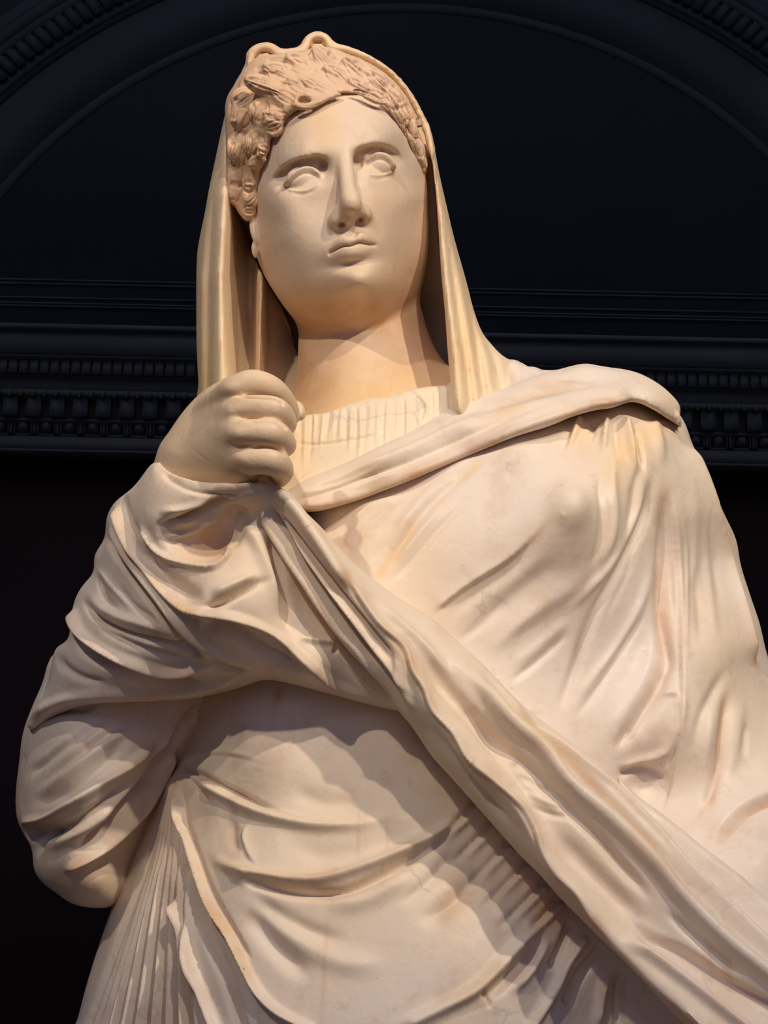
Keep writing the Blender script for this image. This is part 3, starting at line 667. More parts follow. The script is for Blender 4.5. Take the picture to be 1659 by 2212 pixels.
for t in ((545, 172, -.094, 28, 14, 15, 40, 6), (575, 152, -.094, 24, 14, 12, 0, 5), (605, 136, -.096, 30, 14, 12, -8, 6), (650, 126, -.098, 28, 14, 10, -20, 5), (735, 128, -.096, 30, 14, 11, -30, 6), (785, 148, -.092, 28, 14, 11, -35, 6), (824, 170, -.092, 26, 14, 10, -42, 6), (858, 204, -.094, 24, 14, 9, -52, 5), (884, 244, -.096, 22, 12, 9, -60, 5), (506, 235, -.105, 26, 14, 11, 80, 4), (503, 290, -.108, 26, 14, 9, 85, 4),
    (572, 186, -.056, 44, 22, 20, -18, 8), (610, 205, -.044, 30, 16, 14, -28, 5), (525, 212, -.080, 26, 20, 22, 30, 6), (525, 246, -.080, 34, 24, 24, 65, 7), (560, 240, -.062, 26, 18, 22, 70, 6), (598, 250, -.046, 30, 14, 13, -12, 5), (590, 272, -.050, 17, 12, 15, 20, 3),
    (520, 318, -.088, 36, 24, 28, 78, 8), (548, 310, -.070, 26, 20, 22, 60, 6), (568, 322, -.058, 13, 12, 20, -20, 4), (556, 350, -.070, 22, 14, 12, 22, 4), (512, 378, -.100, 30, 20, 20, 80, 6), (506, 415, -.104, 24, 18, 17, 84, 5), (536, 402, -.086, 12, 12, 18, 0, 3), (540, 430, -.086, 17, 14, 18, 40, 4), (538, 458, -.092, 14, 14, 17, 0, 4),
    (606, 160, -.064, 40, 22, 22, -22, 8), (640, 184, -.046, 24, 16, 15, -35, 5), (668, 180, -.040, 17, 14, 15, -30, 3), (690, 192, -.036, 14, 10, 10, -20, 2),
    (650, 140, -.070, 36, 22, 20, -30, 7), (700, 130, -.070, 34, 22, 22, -48, 7), (725, 165, -.050, 32, 18, 20, -42, 8), (765, 150, -.062, 32, 20, 20, -40, 7), (775, 186, -.044, 30, 16, 15, -30, 7), (815, 178, -.058, 30, 20, 20, -45, 7),
    (815, 205, -.044, 24, 14, 12, -25, 5), (850, 215, -.056, 26, 16, 18, -55, 7), (868, 250, -.056, 24, 14, 15, -60, 6), (888, 278, -.066, 24, 14, 13, -62, 5), (905, 320, -.080, 22, 12, 12, -70, 5), (915, 352, -.092, 16, 10, 8, -80, 3)):
    tuft(*t)
for pts, r in (([(640, 214, -.026), (650, 204, -.026), (665, 208, -.023), (680, 214, -.022), (705, 206, -.024)], 5.5),
    ([(634, 216, -.026), (638, 227, -.023), (660, 231, -.020), (685, 223, -.020), (712, 209, -.024), (735, 203, -.028)], 6),
    ([(575, 268, -.048), (592, 262, -.042), (606, 272, -.040), (600, 288, -.042), (586, 292, -.046)], 5.5), ([(566, 262, -.052), (590, 250, -.042), (612, 258, -.036)], 6),
    ([(540, 352, -.074), (556, 344, -.066), (572, 346, -.060)], 6), ([(530, 380, -.082), (532, 400, -.082), (548, 398, -.078)], 5),
    ([(765, 194, -.028), (790, 206, -.025), (812, 218, -.026), (834, 222, -.032)], 6), ([(825, 214, -.036), (845, 232, -.036), (860, 255, -.040), (872, 278, -.048)], 7),
    ([(850, 232, -.040), (864, 258, -.044), (878, 288, -.052)], 5), ([(882, 292, -.056), (895, 315, -.062), (905, 342, -.074)], 7), ([(903, 335, -.07), (912, 352, -.08), (912, 372, -.09)], 7)):
    lock(pts, r, -.001)
c.ball(560, 378, -.070, 13, 16, 12, 0, k=.003, mode='cut', face=True); c.ball(555, 408, -.070, 8, 12, 8, 0, k=.002, mode='cut', face=True); c.ball(585, 225, -.044, 20, 8, 4, -14, k=.003, mode='cut', face=True); c.ball(600, 232, -.040, 14, 7, 3, -14, k=.003, mode='cut', face=True)
# fine strands cut along the waves
def strands(path, spread, n, depth=.0016, w=1.6):
    P = np.array(path, float); d = np.gradient(P, axis=0); L = np.hypot(d[:, 0], d[:, 1])[:, None]; nn = np.c_[-d[:, 1], d[:, 0]] / L
    for k in range(n):
        o_ = (k - (n - 1) / 2) * spread / max(n - 1, 1) + rng.uniform(-1, 1); a = rng.uniform(0, .15)
        q = P + nn * o_ + rng.uniform(-1.2, 1.2, P.shape); c.stroke(q, w * rng.uniform(.7, 1.4), depth * rng.uniform(.5, 1.3), 'groove', (.2, .2), n=4)
for path, sp, n in (([(640, 216), (662, 222), (690, 216), (725, 202)], 16, 4), ([(770, 192), (800, 208), (835, 220)], 14, 4), ([(840, 222), (862, 252), (880, 290)], 14, 5), ([(700, 150), (722, 175), (735, 200)], 40, 7), ([(745, 150), (772, 178), (790, 205)], 36, 7)):
    strands(path, sp, n, .0011)
# shorter cross curls break the waves up
for k in range(45):
    i = rng.randint(4); x, y = [(rng.uniform(500, 560), rng.uniform(290, 450)), (rng.uniform(520, 640), rng.uniform(170, 280)), (rng.uniform(690, 800), rng.uniform(130, 195)), (rng.uniform(800, 915), rng.uniform(180, 350))][i]
    a = rng.uniform(0, 6.3); r = rng.uniform(6, 13); c.stroke([(x + r * math.cos(a + t), y + r * math.sin(a + t) * .8) for t in (0, .8, 1.6, 2.3)], 1.8, rng.uniform(.0006, .0018), 'groove', (.3, .3), n=3)
c.stain(2, 545, 270, 60, 130, .55); c.stain(2, 540, 400, 40, 80, .3); c.stain(2, 640, 215, 60, 25, .4); c.stain(2, 890, 220, 30, 80, .4)
part('hair', c, M_HAIR, 1, 1)

# ---- veil: hood behind the head, rolled edge, curtain falling on each side
c = Carving.fit('veil', 0.0033, [(410, 60), (1190, 60), (1190, 930), (410, 930)], -0.12, 0.21)
crown = [(500, 200), (520, 160), (537, 130), (538, 112), (552, 100), (570, 96), (583, 99), (594, 108), (604, 113), (628, 108), (652, 106), (662, 92), (668, 80), (684, 72), (700, 76), (709, 88), (718, 98), (745, 101), (790, 116), (835, 142), (876, 182), (905, 228), (925, 275), (938, 325)]
c.slab([(640, 900), (560, 880), (500, 860), (470, 700), (462, 500), (470, 350)] + crown + [(952, 400), (975, 500), (1005, 600), (1030, 700), (1080, 770), (1140, 800), (1180, 860), (1100, 930), (900, 930)],
    [(560, 150, .01), (700, 120, .015), (850, 200, .015), (920, 350, .03), (500, 300, .03), (520, 500, .10), (600, 700, .12), (560, 850, .10), (950, 600, .10), (960, 800, .10), (1100, 850, .03), (740, 300, .02), (740, 800, .12)], 0.19, rim=.022, smooth=4, brim=.11)
lip = crown
c.chain([(x, y, -.016, 6.5) for (x, y) in [(p_[0] + (p_[0] < 600) * 4 - (p_[0] > 760) * 4, p_[1] + 5) for p_ in lip]], k=.004, n=3)
c.chain([(x, y, -.002, 6.5) for (x, y) in [(p_[0] + (p_[0] < 600) * 4 - (p_[0] > 760) * 4, p_[1] + 6) for p_ in lip]], k=.006, n=3)
LC = [(500, 195), (484, 259), (467, 335), (452, 405), (442, 462), (432, 510), (425, 560), (424, 660), (425, 757), (429, 830), (432, 900), (560, 910), (650, 920), (652, 760), (640, 700), (600, 640), (560, 580), (515, 450), (500, 400), (495, 300), (498, 230)]
lr = {240: [(478, .01), (484, .0), (492, -.015), (496, -.02), (500, -.02), (504, -.01), (510, .01), (520, .02), (560, .03), (562, .03), (566, .03), (570, .03), (574, .03), (600, .04), (640, .06)],
    420: [(440, .01), (448, .0), (454, -.012), (458, -.012), (468, -.026), (484, -.038), (492, -.034), (500, -.02), (507, .04), (540, .09), (548, .09), (556, .09), (566, .09), (580, .09), (640, .1)],
    600: [(418, .02), (427, .0), (438, -.016), (449, -.013), (462, -.034), (477, -.046), (483, -.040), (500, -.010), (508, .03), (545, .065), (551, .035), (560, .010), (570, .010), (577, .06), (640, .10)],
    740: [(418, .02), (427, .0), (438, -.016), (448, -.013), (462, -.036), (478, -.048), (488, -.042), (503, -.014), (509, .03), (545, .06), (550, .03), (557, .006), (568, .006), (576, .06), (640, .09)],
    860: [(420, .02), (430, .0), (440, -.016), (447, -.013), (460, -.036), (478, -.050), (498, -.044), (506, -.03), (512, .022), (545, .04), (549, .025), (554, .002), (563, .002), (570, .036), (640, .055)]}
c.slab(LC, lr, 0.12, rim=.007, smooth=3, k=.003, brim=.05)
RC = [(926, 262), (938, 325), (950, 385), (966, 450), (980, 510), (1008, 610), (1022, 665), (1040, 715), (1060, 742), (1085, 768), (1108, 780), (1125, 782), (1148, 796), (1175, 802), (1190, 860), (1060, 920), (985, 890), (974, 833), (967, 757), (961, 673), (953, 588), (945, 462), (938, 385), (927, 310)]
rr = {330: [(920, -.02), (926, -.026), (932, -.026), (938, -.01), (942, .0), (946, .01), (950, .01), (954, .01), (958, .01), (962, .01), (966, .01), (970, .01), (980, .01), (990, .01), (1000, .01)],
    460: [(940, -.034), (948, -.044), (956, -.038), (959, -.032), (964, -.026), (968, -.01), (970, .0), (974, .0), (978, .0), (980, .0), (984, .0), (986, .0), (990, .0), (992, .01), (1000, .01)],
    600: [(950, -.045), (960, -.060), (972, -.054), (979, -.038), (988, -.044), (998, -.030), (1003, -.012), (1008, .0), (1012, .01), (1016, .01), (1020, .01), (1030, .02), (1040, .02), (1050, .02), (1060, .02)],
    700: [(960, -.058), (973, -.076), (986, -.068), (993, -.048), (1004, -.058), (1015, -.048), (1021, -.026), (1028, -.030), (1034, -.015), (1040, .0), (1046, .01), (1050, .01), (1060, .02), (1080, .02), (1090, .02)],
    780: [(966, -.072), (982, -.092), (999, -.084), (1006, -.060), (1016, -.072), (1027, -.064), (1034, -.042), (1047, -.054), (1060, -.042), (1067, -.024), (1080, -.026), (1095, -.01), (1110, .005), (1130, .01), (1150, .02)],
    870: [(973, -.095), (990, -.112), (1008, -.102), (1014, -.078), (1028, -.090), (1040, -.084), (1046, -.062), (1062, -.074), (1078, -.060), (1085, -.042), (1100, -.046), (1118, -.03), (1130, -.02), (1150, -.02), (1190, .0)]}
c.slab(RC, rr, 0.12, rim=.006, smooth=3, k=.003, brim=.05)
S = c.stroke
c.chain([(569, 128, -.05, 6), (574, 120, -.0, 7)], k=.003, mode='cut'); c.bump(688, 92, -.005, 8, 6)
c.stain(2, 443, 680, 6, 120, .45); c.stain(0, 1010, 730, 26, 90, .45); c.stain(0, 440, 800, 20, 60, .4); c.stain(2, 540, 350, 60, 180, .5); c.stain(2, 610, 750, 40, 130, .8); c.stain(2, 930, 500, 12, 250, .6); c.stain(2, 870, 200, 60, 60, .8); c.stain(2, 560, 130, 60, 40, .7); c.stain(1, 525, 500, 25, 90, .5)
c.covered = [([(500, 120), (700, 90), (850, 150), (925, 300), (940, 600), (980, 900), (620, 930), (640, 720), (560, 560), (500, 400)], 22), ([(400, 860), (660, 860), (660, 1000), (400, 1000)], 10)]
part('veil', c, M_VEIL, 2, 1)

# ---- pleated tunic at the neckline
c = Carving.fit('tunic', 0.0028, [(520, 820), (1010, 820), (1010, 1120), (520, 1120)], -0.12, 0.02)
c.slab([(520, 1120), (545, 950), (600, 920), (660, 897), (700, 893), (735, 880), (790, 862), (850, 856), (880, 842), (975, 832), (1010, 850), (1000, 910), (900, 960), (700, 1090)],
    [(640, 950, -.080), (760, 920, -.090), (900, 880, -.080), (980, 850, -.07), (650, 1050, -.095), (700, 1000, -.095), (620, 920, -.07)], 0.0, rim=.006, smooth=4)
for k in range(34):
    x = 640 + k * 10 + rng.uniform(-4, 4); y0 = 895 - (x - 640) * .16; L = rng.uniform(50, 150)
    c.stroke([(x, y0), (x - rng.uniform(-2, 6), y0 + L * .5), (x - rng.uniform(0, 12), y0 + L)], rng.uniform(2.5, 5), rng.uniform(.0008, .0022), 'groove' if k % 2 else 'ridge', (.15, .4), n=4)
c.stroke([(600, 950), (680, 960), (760, 950), (860, 930)], 5, .002, 'groove'); c.stroke([(880, 842), (905, 860), (920, 890), (905, 920)], 4, .004, 'step')
c.stain(0, 630, 960, 40, 90, .6)
c.covered = [([(500, 820), (610, 820), (625, 1130), (500, 1130)], 10)]
part('tunic', c, M_TUNIC, 2, 1)
# ---- mantle wrapped round the torso and her left arm
c = Carving.fit('mantle', 0.0036, [(100, 780), (1830, 780), (1830, 2440), (100, 2440)], -0.235, 0.17)
MO = [(620, 960), (640, 880), (760, 850), (900, 830), (1060, 800), (1130, 792), (1180, 800), (1240, 796), (1300, 800), (1400, 830), (1455, 880), (1480, 915), (1497, 962), (1530, 1030), (1562, 1105), (1590, 1165), (1600, 1220), (1622, 1290), (1642, 1350), (1659, 1420), (1700, 1520), (1760, 1650), (1800, 1800), (1810, 2100), (1810, 2430),
      (110, 2430), (165, 2212), (195, 2100), (245, 1950), (285, 1850), (330, 1735), (352, 1690), (383, 1655), (395, 1600), (410, 1500), (430, 1300), (520, 1100)]
c.slab(MO, [(700, 950, -.040), (900, 880, -.040), (1100, 850, -.045), (1250, 850, -.045), (1250, 915, -.100), (1330, 910, -.098), (1330, 840, -.03), (1440, 880, -.030), (1420, 935, -.082), (1120, 955, -.122), (1230, 1000, -.125), (1225, 1105, -.167), (1230, 1155, -.162), (1100, 1050, -.140), (1000, 1010, -.122), (880, 1050, -.118), (780, 1095, -.112), (700, 1130, -.100),
    (850, 1200, -.130), (1000, 1230, -.145), (1150, 1200, -.155), (1240, 1215, -.149), (1300, 1320, -.120), (1330, 1080, -.135), (1400, 1100, -.105), (1500, 1100, -.070), (1560, 1200, -.02), (1130, 1350, -.130), (1000, 1400, -.125), (1250, 1470, -.110), (1400, 1400, -.095),
    (1450, 1300, -.085), (1500, 1400, -.098), (1580, 1400, -.070), (1640, 1430, -.03), (1050, 1500, -.125), (600, 1400, -.11), (600, 1500, -.130), (470, 1540, -.080), (420, 1620, -.050), (390, 1660, -.062), (430, 1640, -.080), (520, 1600, -.130), (700, 1580, -.148), (900, 1650, -.150),
    (500, 1720, -.125), (700, 1760, -.160), (600, 1870, -.165), (350, 1760, -.055), (340, 1900, -.07), (300, 1900, -.045), (450, 1900, -.135), (900, 1800, -.165), (1050, 1850, -.150), (700, 2000, -.175), (550, 2100, -.165), (400, 2120, -.12), (250, 2120, -.05), (850, 2100, -.185), (1000, 2100, -.185),
    (1200, 2100, -.155), (1300, 2200, -.13), (1100, 1950, -.165), (1350, 1600, -.105), (1400, 1680, -.085), (1520, 1600, -.105), (1500, 1750, -.10), (1600, 1650, -.085), (1620, 1850, -.155), (1500, 2000, -.15), (1700, 2000, -.15), (600, 2350, -.17), (1000, 2400, -.18), (1500, 2400, -.14), (200, 2400, -.04)],
    0.15, rim=.045, brim=.06, smooth=4)
c.soft = 2.0; c.wk = 1.35; c.hk = .58
S = c.stroke
c.slab([(455, 885), (520, 860), (640, 870), (660, 1300), (290, 1400), (265, 1300), (275, 1180), (330, 1070), (395, 960)], [(500, 900, .02), (640, 900, .0), (450, 1000, .0), (600, 1200, -.06), (350, 1150, .0), (300, 1350, -.02)], 0.14, rim=.05, brim=.06, k=.02)
# chest
S([(1042, 998), (979, 1046), (915, 1105), (870, 1170), (825, 1240)], 9, .006, 'groove'); S([(1000, 1010), (930, 1060), (880, 1120), (840, 1180)], 12, .004, 'ridge'); S([(1010, 1080), (940, 1150), (885, 1215), (835, 1265)], 7, .0045, 'groove'); S([(960, 1090), (900, 1160), (850, 1225)], 7, .004, 'ridge')
S([(760, 1130), (740, 1170), (770, 1200)], 8, .002, 'groove'); S([(860, 1080), (800, 1130), (760, 1180)], 8, .003, 'groove'); S([(700, 1115), (790, 1090), (880, 1060)], 10, .003, 'ridge')
S([(940, 1322), (1013, 1265), (1098, 1212), (1150, 1165), (1185, 1130)], 16, .008, 'step', (.1, .4)); S([(1170, 1150), (1110, 1225), (1020, 1290), (950, 1345)], 16, .006, 'groove')
S([(1230, 1180), (1160, 1250), (1070, 1320), (990, 1380)], 26, .009, 'groove', (.4, .4)); S([(1280, 1230), (1200, 1290), (1130, 1340), (1050, 1400)], 20, .006, 'ridge', (.4, .4)); S([(1180, 1290), (1120, 1350), (1050, 1420)], 14, .003, 'ridge')
c.bump(1232, 1092, .011, 26, 28); c.bump(1190, 1090, .004, 90, 80)
S([(1302, 1000), (1293, 1060), (1298, 1120), (1292, 1180), (1270, 1230)], 8, .006, 'groove'); S([(1330, 960), (1322, 1040), (1326, 1110), (1318, 1170), (1290, 1240)], 10, .006, 'ridge')
S([(1385, 985), (1371, 1052), (1362, 1107), (1350, 1165), (1320, 1230)], 8, .005, 'groove'); S([(1415, 1000), (1405, 1060), (1392, 1110), (1365, 1175), (1330, 1245), (1292, 1310), (1262, 1385), (1230, 1477), (1200, 1552)], 11, .009, 'groove', (.2, .2))
S([(1395, 1010), (1380, 1090), (1352, 1165), (1315, 1225), (1262, 1285), (1220, 1330)], 9, .006, 'ridge'); S([(1410, 1200), (1390, 1290), (1338, 1389), (1278, 1469), (1222, 1550)], 10, .005, 'ridge'); S([(1400, 1310), (1345, 1400), (1292, 1485), (1240, 1556)], 8, .006, 'groove')
S([(1230, 1365), (1159, 1429), (1100, 1476)], 8, .006, 'groove'); S([(1235, 1330), (1170, 1390), (1100, 1445)], 12, .004, 'ridge'); S([(1100, 1290), (1040, 1350), (980, 1390)], 10, .003, 'groove')
S([(1440, 1040), (1437, 1120), (1436, 1199), (1430, 1300), (1436, 1390), (1440, 1430), (1425, 1475), (1393, 1530), (1350, 1596), (1318, 1625)], 15, .017, 'groove', (.25, .1)); S([(1410, 1340), (1405, 1400), (1385, 1470), (1340, 1550), (1300, 1600)], 16, .005, 'ridge')
S([(1469, 1497), (1470, 1545), (1452, 1604), (1429, 1630), (1377, 1645), (1335, 1660)], 10, .007, 'ridge', (.1, .1)); S([(1440, 1495), (1400, 1560), (1385, 1610)], 10, .004, 'groove'); S([(1430, 1500), (1455, 1496), (1470, 1508)], 5, .005, 'ridge')
S([(1330, 1690), (1350, 1668), (1389, 1660), (1425, 1675), (1445, 1700)], 9, .010, 'groove'); c.bump(1400, 1700, -.010, 28, 20)
S([(1452, 1050), (1457, 1139), (1465, 1278), (1470, 1400), (1471, 1516), (1468, 1590), (1450, 1690), (1430, 1760)], 14, .008, 'step', (.2, .1)); S([(1475, 1100), (1480, 1200), (1482, 1330), (1482, 1450)], 4, .003, 'ridge')
S([(1500, 1240), (1510, 1330), (1512, 1400)], 8, .003, 'groove'); S([(1576, 1433), (1545, 1490), (1513, 1555), (1500, 1640)], 12, .006, 'groove'); S([(1572, 1480), (1568, 1540), (1560, 1600), (1548, 1675), (1515, 1760)], 11, .010, 'groove', (.25, .15)); S([(1540, 1520), (1530, 1600), (1510, 1700)], 12, .004, 'ridge'); S([(1600, 1500), (1590, 1600), (1575, 1690)], 13, .004, 'ridge')
S([(1610, 1560), (1605, 1640)], 8, .003, 'groove'); S([(1700, 1715), (1659, 1727), (1616, 1747), (1576, 1780), (1540, 1825)], 10, .030, 'groove', (.1, .3)); S([(1690, 1770), (1630, 1790), (1590, 1830)], 26, .008, 'ridge', (.1, .5))
S([(1636, 1440), (1608, 1326), (1576, 1219), (1544, 1099), (1512, 1000), (1490, 950)], 10, .022, 'step', (.1, .1)); S([(1535, 1150), (1545, 1250), (1560, 1330)], 8, .002, 'groove')
S([(1380, 1180), (1340, 1270), (1300, 1350)], 7, .002, 'groove'); S([(1498, 1060), (1500, 1180), (1490, 1280)], 10, .003, 'ridge'); S([(1520, 1150), (1535, 1300), (1550, 1400)], 10, .003, 'ridge')
c.hk = .8
# pleats from under the collar roll
for x, y, x2, y2, w, h, kd in ((1258, 900, 1215, 985, 8, .009, 'ridge'), (1285, 905, 1270, 960, 7, .008, 'groove'), (1312, 903, 1300, 985, 7, .010, 'ridge'), (1330, 905, 1335, 1000, 6, .007, 'groove'), (1349, 896, 1378, 1035, 8, .010, 'ridge'), (1372, 925, 1396, 1040, 6, .008, 'groove'), (1410, 905, 1440, 1010, 12, .006, 'ridge'), (1238, 925, 1200, 990, 7, .005, 'groove')):
    S([(x, y), ((x + x2) / 2, (y + y2) / 2 + 5), (x2, y2)], w, h, kd, (.15, .6))
# waist and belly
c.hk = .85
S([(387, 1657), (420, 1638), (457, 1629), (512, 1632), (566, 1647)], 5, .004, 'step', (.1, .3)); S([(387, 1658), (420, 1668), (457, 1686), (512, 1715), (566, 1741), (620, 1760)], 6, .009, 'groove', (.02, .35)); S([(420, 1685), (475, 1713), (548, 1750), (620, 1773), (692, 1784), (790, 1778), (860, 1750)], 12, .009, 'ridge', (.1, .4))
S([(395, 1668), (425, 1700), (457, 1740)], 3, .005, 'groove', (.1, .3)); S([(620, 1700), (700, 1735), (790, 1730)], 22, .004, 'groove')
S([(445, 1846), (500, 1875), (560, 1890), (641, 1900), (709, 1895), (810, 1862), (930, 1810), (1000, 1768)], 12, .010, 'ridge', (.15, .1)); S([(500, 1890), (560, 1908), (641, 1928), (738, 1928), (834, 1888), (925, 1835), (970, 1815)], 10, .012, 'groove', (.2, .2))
S([(590, 1800), (700, 1850), (800, 1830), (900, 1780)], 30, .004, 'groove'); S([(538, 1775), (522, 1803), (534, 1845), (555, 1872)], 7, .005, 'step', (.3, .3)); S([(508, 1770), (504, 1810), (515, 1850)], 10, .003, 'groove'); c.bump(528, 1895, .006, 12, 10)
S([(530, 1920), (600, 1975), (690, 2020), (760, 2030)], 18, .006, 'groove'); S([(520, 1950), (560, 2005), (610, 2060), (680, 2120)], 22, .008, 'groove'); S([(560, 1960), (640, 2030), (740, 2080), (850, 2080)], 24, .005, 'ridge'); S([(700, 1960), (800, 1940), (900, 1880)], 20, .005, 'ridge'); S([(860, 1960), (930, 1900), (990, 1830)], 12, .004, 'groove')
S([(860, 2225), (950, 2180), (1030, 2135), (1100, 2065), (1165, 1990)], 14, .010, 'ridge', (.1, .1)); S([(1033, 2138), (1050, 2155), (1060, 2180)], 5, .005, 'groove'); S([(1040, 2165), (1110, 2100), (1180, 2030)], 14, .008, 'groove'); S([(900, 2000), (980, 1950), (1050, 1880)], 20, .005, 'groove')
S([(1235, 1990), (1208, 2050), (1185, 2098)], 8, .012, 'groove', (.1, .2)); S([(1302, 2045), (1250, 2110), (1222, 2175)], 9, .013, 'groove', (.1, .1)); S([(1270, 2020), (1225, 2080), (1195, 2140), (1150, 2212)], 10, .010, 'ridge', (.1, 0)); S([(1190, 2020), (1150, 2090), (1100, 2150)], 10, .008, 'ridge')
S([(1320, 2090), (1300, 2150), (1290, 2230)], 10, .009, 'ridge'); S([(1345, 2090), (1335, 2160), (1340, 2240)], 10, .012, 'groove')
for x, y in ((1015, 1745), (1055, 1785), (1085, 1835), (1125, 1875), (1160, 1920), (1195, 1955)): S([(x + 35, y - 45), (x, y), (x - 45, y + 50), (x - 95, y + 90)], 8, .007, 'groove', (.1, .4)); S([(x + 22, y - 8), (x - 12, y + 28), (x - 62, y + 72)], 9, .006, 'ridge', (.1, .4))
# fan of pleats at her right hip
c.hk = 1.15; c.wk = 1.15
S([(384, 1672, .5), (386, 1720, .6), (394, 1786, .8), (418, 1847, .8), (439, 1909, .8), (462, 1965, .9), (497, 2020, 1), (526, 2079, 1.1), (560, 2144, 1.5), (605, 2190, 1.7), (670, 2225, 1.8)], 5.6, .011, 'ridge', (.1, 0)); S([(392, 1690), (402, 1770), (430, 1850), (458, 1925), (500, 2000), (545, 2078)], 4, .007, 'groove', (.2, .1))
S([(384, 1760), (400, 1850), (420, 1930), (455, 2040), (490, 2115), (520, 2220)], 12, .014, 'groove', (.2, 0)); S([(383, 1940), (403, 2006), (420, 2079), (442, 2151), (470, 2225)], 9, .010, 'ridge', (.1, 0))
for k, (xb, h_) in enumerate(((183, .004), (203, .005), (226, .006), (254, .007), (288, .008), (325, .009), (352, .006), (388, .009), (420, .007))):
    x0 = 350 + k * 4.4; y0 = 1715 + abs(k - 5) * 6; P = []
    for i in range(7):
        t = i / 6; P.append((x0 + (xb - x0) * (t ** 1.06) * 1.22, y0 + (2340 - y0) * t, .45 + .75 * t))
    S(P, 7.5, h_ * 1.25, 'groove', (.25, 0)); S([(x + 5 + 11 * i / 6, y, w_) for i, (x, y, w_) in enumerate(P)], 9, h_ * .9, 'ridge', (.25, 0))
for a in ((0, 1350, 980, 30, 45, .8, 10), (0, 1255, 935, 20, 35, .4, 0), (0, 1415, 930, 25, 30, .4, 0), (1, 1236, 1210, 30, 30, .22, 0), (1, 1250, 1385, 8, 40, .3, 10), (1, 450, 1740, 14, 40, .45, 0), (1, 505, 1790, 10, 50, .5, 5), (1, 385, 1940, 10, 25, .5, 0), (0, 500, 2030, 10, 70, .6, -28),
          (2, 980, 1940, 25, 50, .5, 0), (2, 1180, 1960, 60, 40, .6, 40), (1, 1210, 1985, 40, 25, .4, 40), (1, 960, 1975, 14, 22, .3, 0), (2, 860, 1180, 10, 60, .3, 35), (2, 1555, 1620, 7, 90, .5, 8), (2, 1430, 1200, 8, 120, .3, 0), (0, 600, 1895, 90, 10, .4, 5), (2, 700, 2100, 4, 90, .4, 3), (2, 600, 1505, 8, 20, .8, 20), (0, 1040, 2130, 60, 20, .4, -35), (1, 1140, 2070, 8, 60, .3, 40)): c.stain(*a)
c.covered = [([(400, 1000), (640, 1100), (880, 1440), (905, 1530), (700, 1496), (569, 1468), (380, 1510)], 30), ([(590, 1045), (866, 1295), (1199, 1577), (1659, 2017), (1860, 2200), (1860, 2450), (1700, 2430), (1477, 2212), (1258, 1988), (857, 1531), (735, 1385)], 40),
    ([(600, 1090), (760, 994), (1070, 846), (1270, 780), (1480, 850), (1460, 890), (1268, 880), (1041, 960), (668, 1100), (560, 1150), (560, 960)], 8), ([(1690, 1000), (1900, 1000), (1900, 2500), (1690, 2500)], 5), ([(0, 2270), (1900, 2270), (1900, 2600), (0, 2600)], 5)]
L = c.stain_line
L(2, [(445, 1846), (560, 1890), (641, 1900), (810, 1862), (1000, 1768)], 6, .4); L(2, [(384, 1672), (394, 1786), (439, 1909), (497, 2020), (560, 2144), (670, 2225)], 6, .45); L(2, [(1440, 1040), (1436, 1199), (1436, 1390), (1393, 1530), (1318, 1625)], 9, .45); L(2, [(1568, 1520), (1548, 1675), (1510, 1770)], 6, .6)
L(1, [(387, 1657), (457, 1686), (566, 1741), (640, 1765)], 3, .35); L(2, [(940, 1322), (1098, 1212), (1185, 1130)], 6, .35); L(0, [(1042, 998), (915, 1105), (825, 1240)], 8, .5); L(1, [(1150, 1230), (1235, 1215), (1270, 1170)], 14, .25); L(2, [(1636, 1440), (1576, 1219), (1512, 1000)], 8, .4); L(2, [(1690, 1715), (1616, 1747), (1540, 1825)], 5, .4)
part('mantle', c, M_CLOTH, 3, 1)

# ---- upper sleeve: the mantle hanging round the bent elbow
c = Carving.fit('elbow_drape', 0.0030, [(20, 1330), (640, 1330), (640, 1970), (20, 1970)], -0.13, 0.17)
c.slab([(90, 1480), (62, 1545), (48, 1590), (42, 1640), (34, 1710), (36, 1765), (50, 1800), (68, 1832), (74, 1880), (92, 1907), (112, 1922), (148, 1948), (188, 1960), (245, 1956), (290, 1900), (350, 1780), (410, 1690), (470, 1600), (560, 1540), (620, 1480), (600, 1400), (300, 1350), (130, 1400)],
    [(80, 1600, -.03), (60, 1750, -.03), (150, 1600, -.065), (150, 1750, -.085), (150, 1880, -.07), (230, 1900, -.05), (250, 1750, -.08), (300, 1620, -.07), (330, 1750, -.03), (400, 1560, -.04), (480, 1520, -.03), (360, 1680, -.02), (300, 1500, -.05), (560, 1480, -.03), (200, 1400, -.05), (260, 1860, -.03)], 0.15, rim=.055, smooth=4, brim=.09)
c.soft = 2.0; c.wk = 1.25; c.hk = .9
S = c.stroke
S([(40, 1778), (97, 1772), (148, 1746), (211, 1704), (262, 1666), (304, 1632), (345, 1600)], 9, .013, 'ridge', (.1, .2)); S([(42, 1798), (105, 1800), (169, 1772), (236, 1728), (295, 1680)], 12, .012, 'groove', (.1, .2)); S([(60, 1740), (130, 1715), (200, 1665), (280, 1600)], 16, .008, 'groove')
S([(135, 1885), (177, 1860), (219, 1826), (274, 1776), (312, 1734), (354, 1658), (380, 1610)], 8, .013, 'ridge', (.1, .1)); S([(150, 1852), (205, 1805), (253, 1762), (304, 1706), (355, 1630), (400, 1560), (440, 1520)], 10, .016, 'groove', (.2, .1)); S([(90, 1840), (150, 1810), (210, 1770), (260, 1725)], 14, .006, 'ridge')
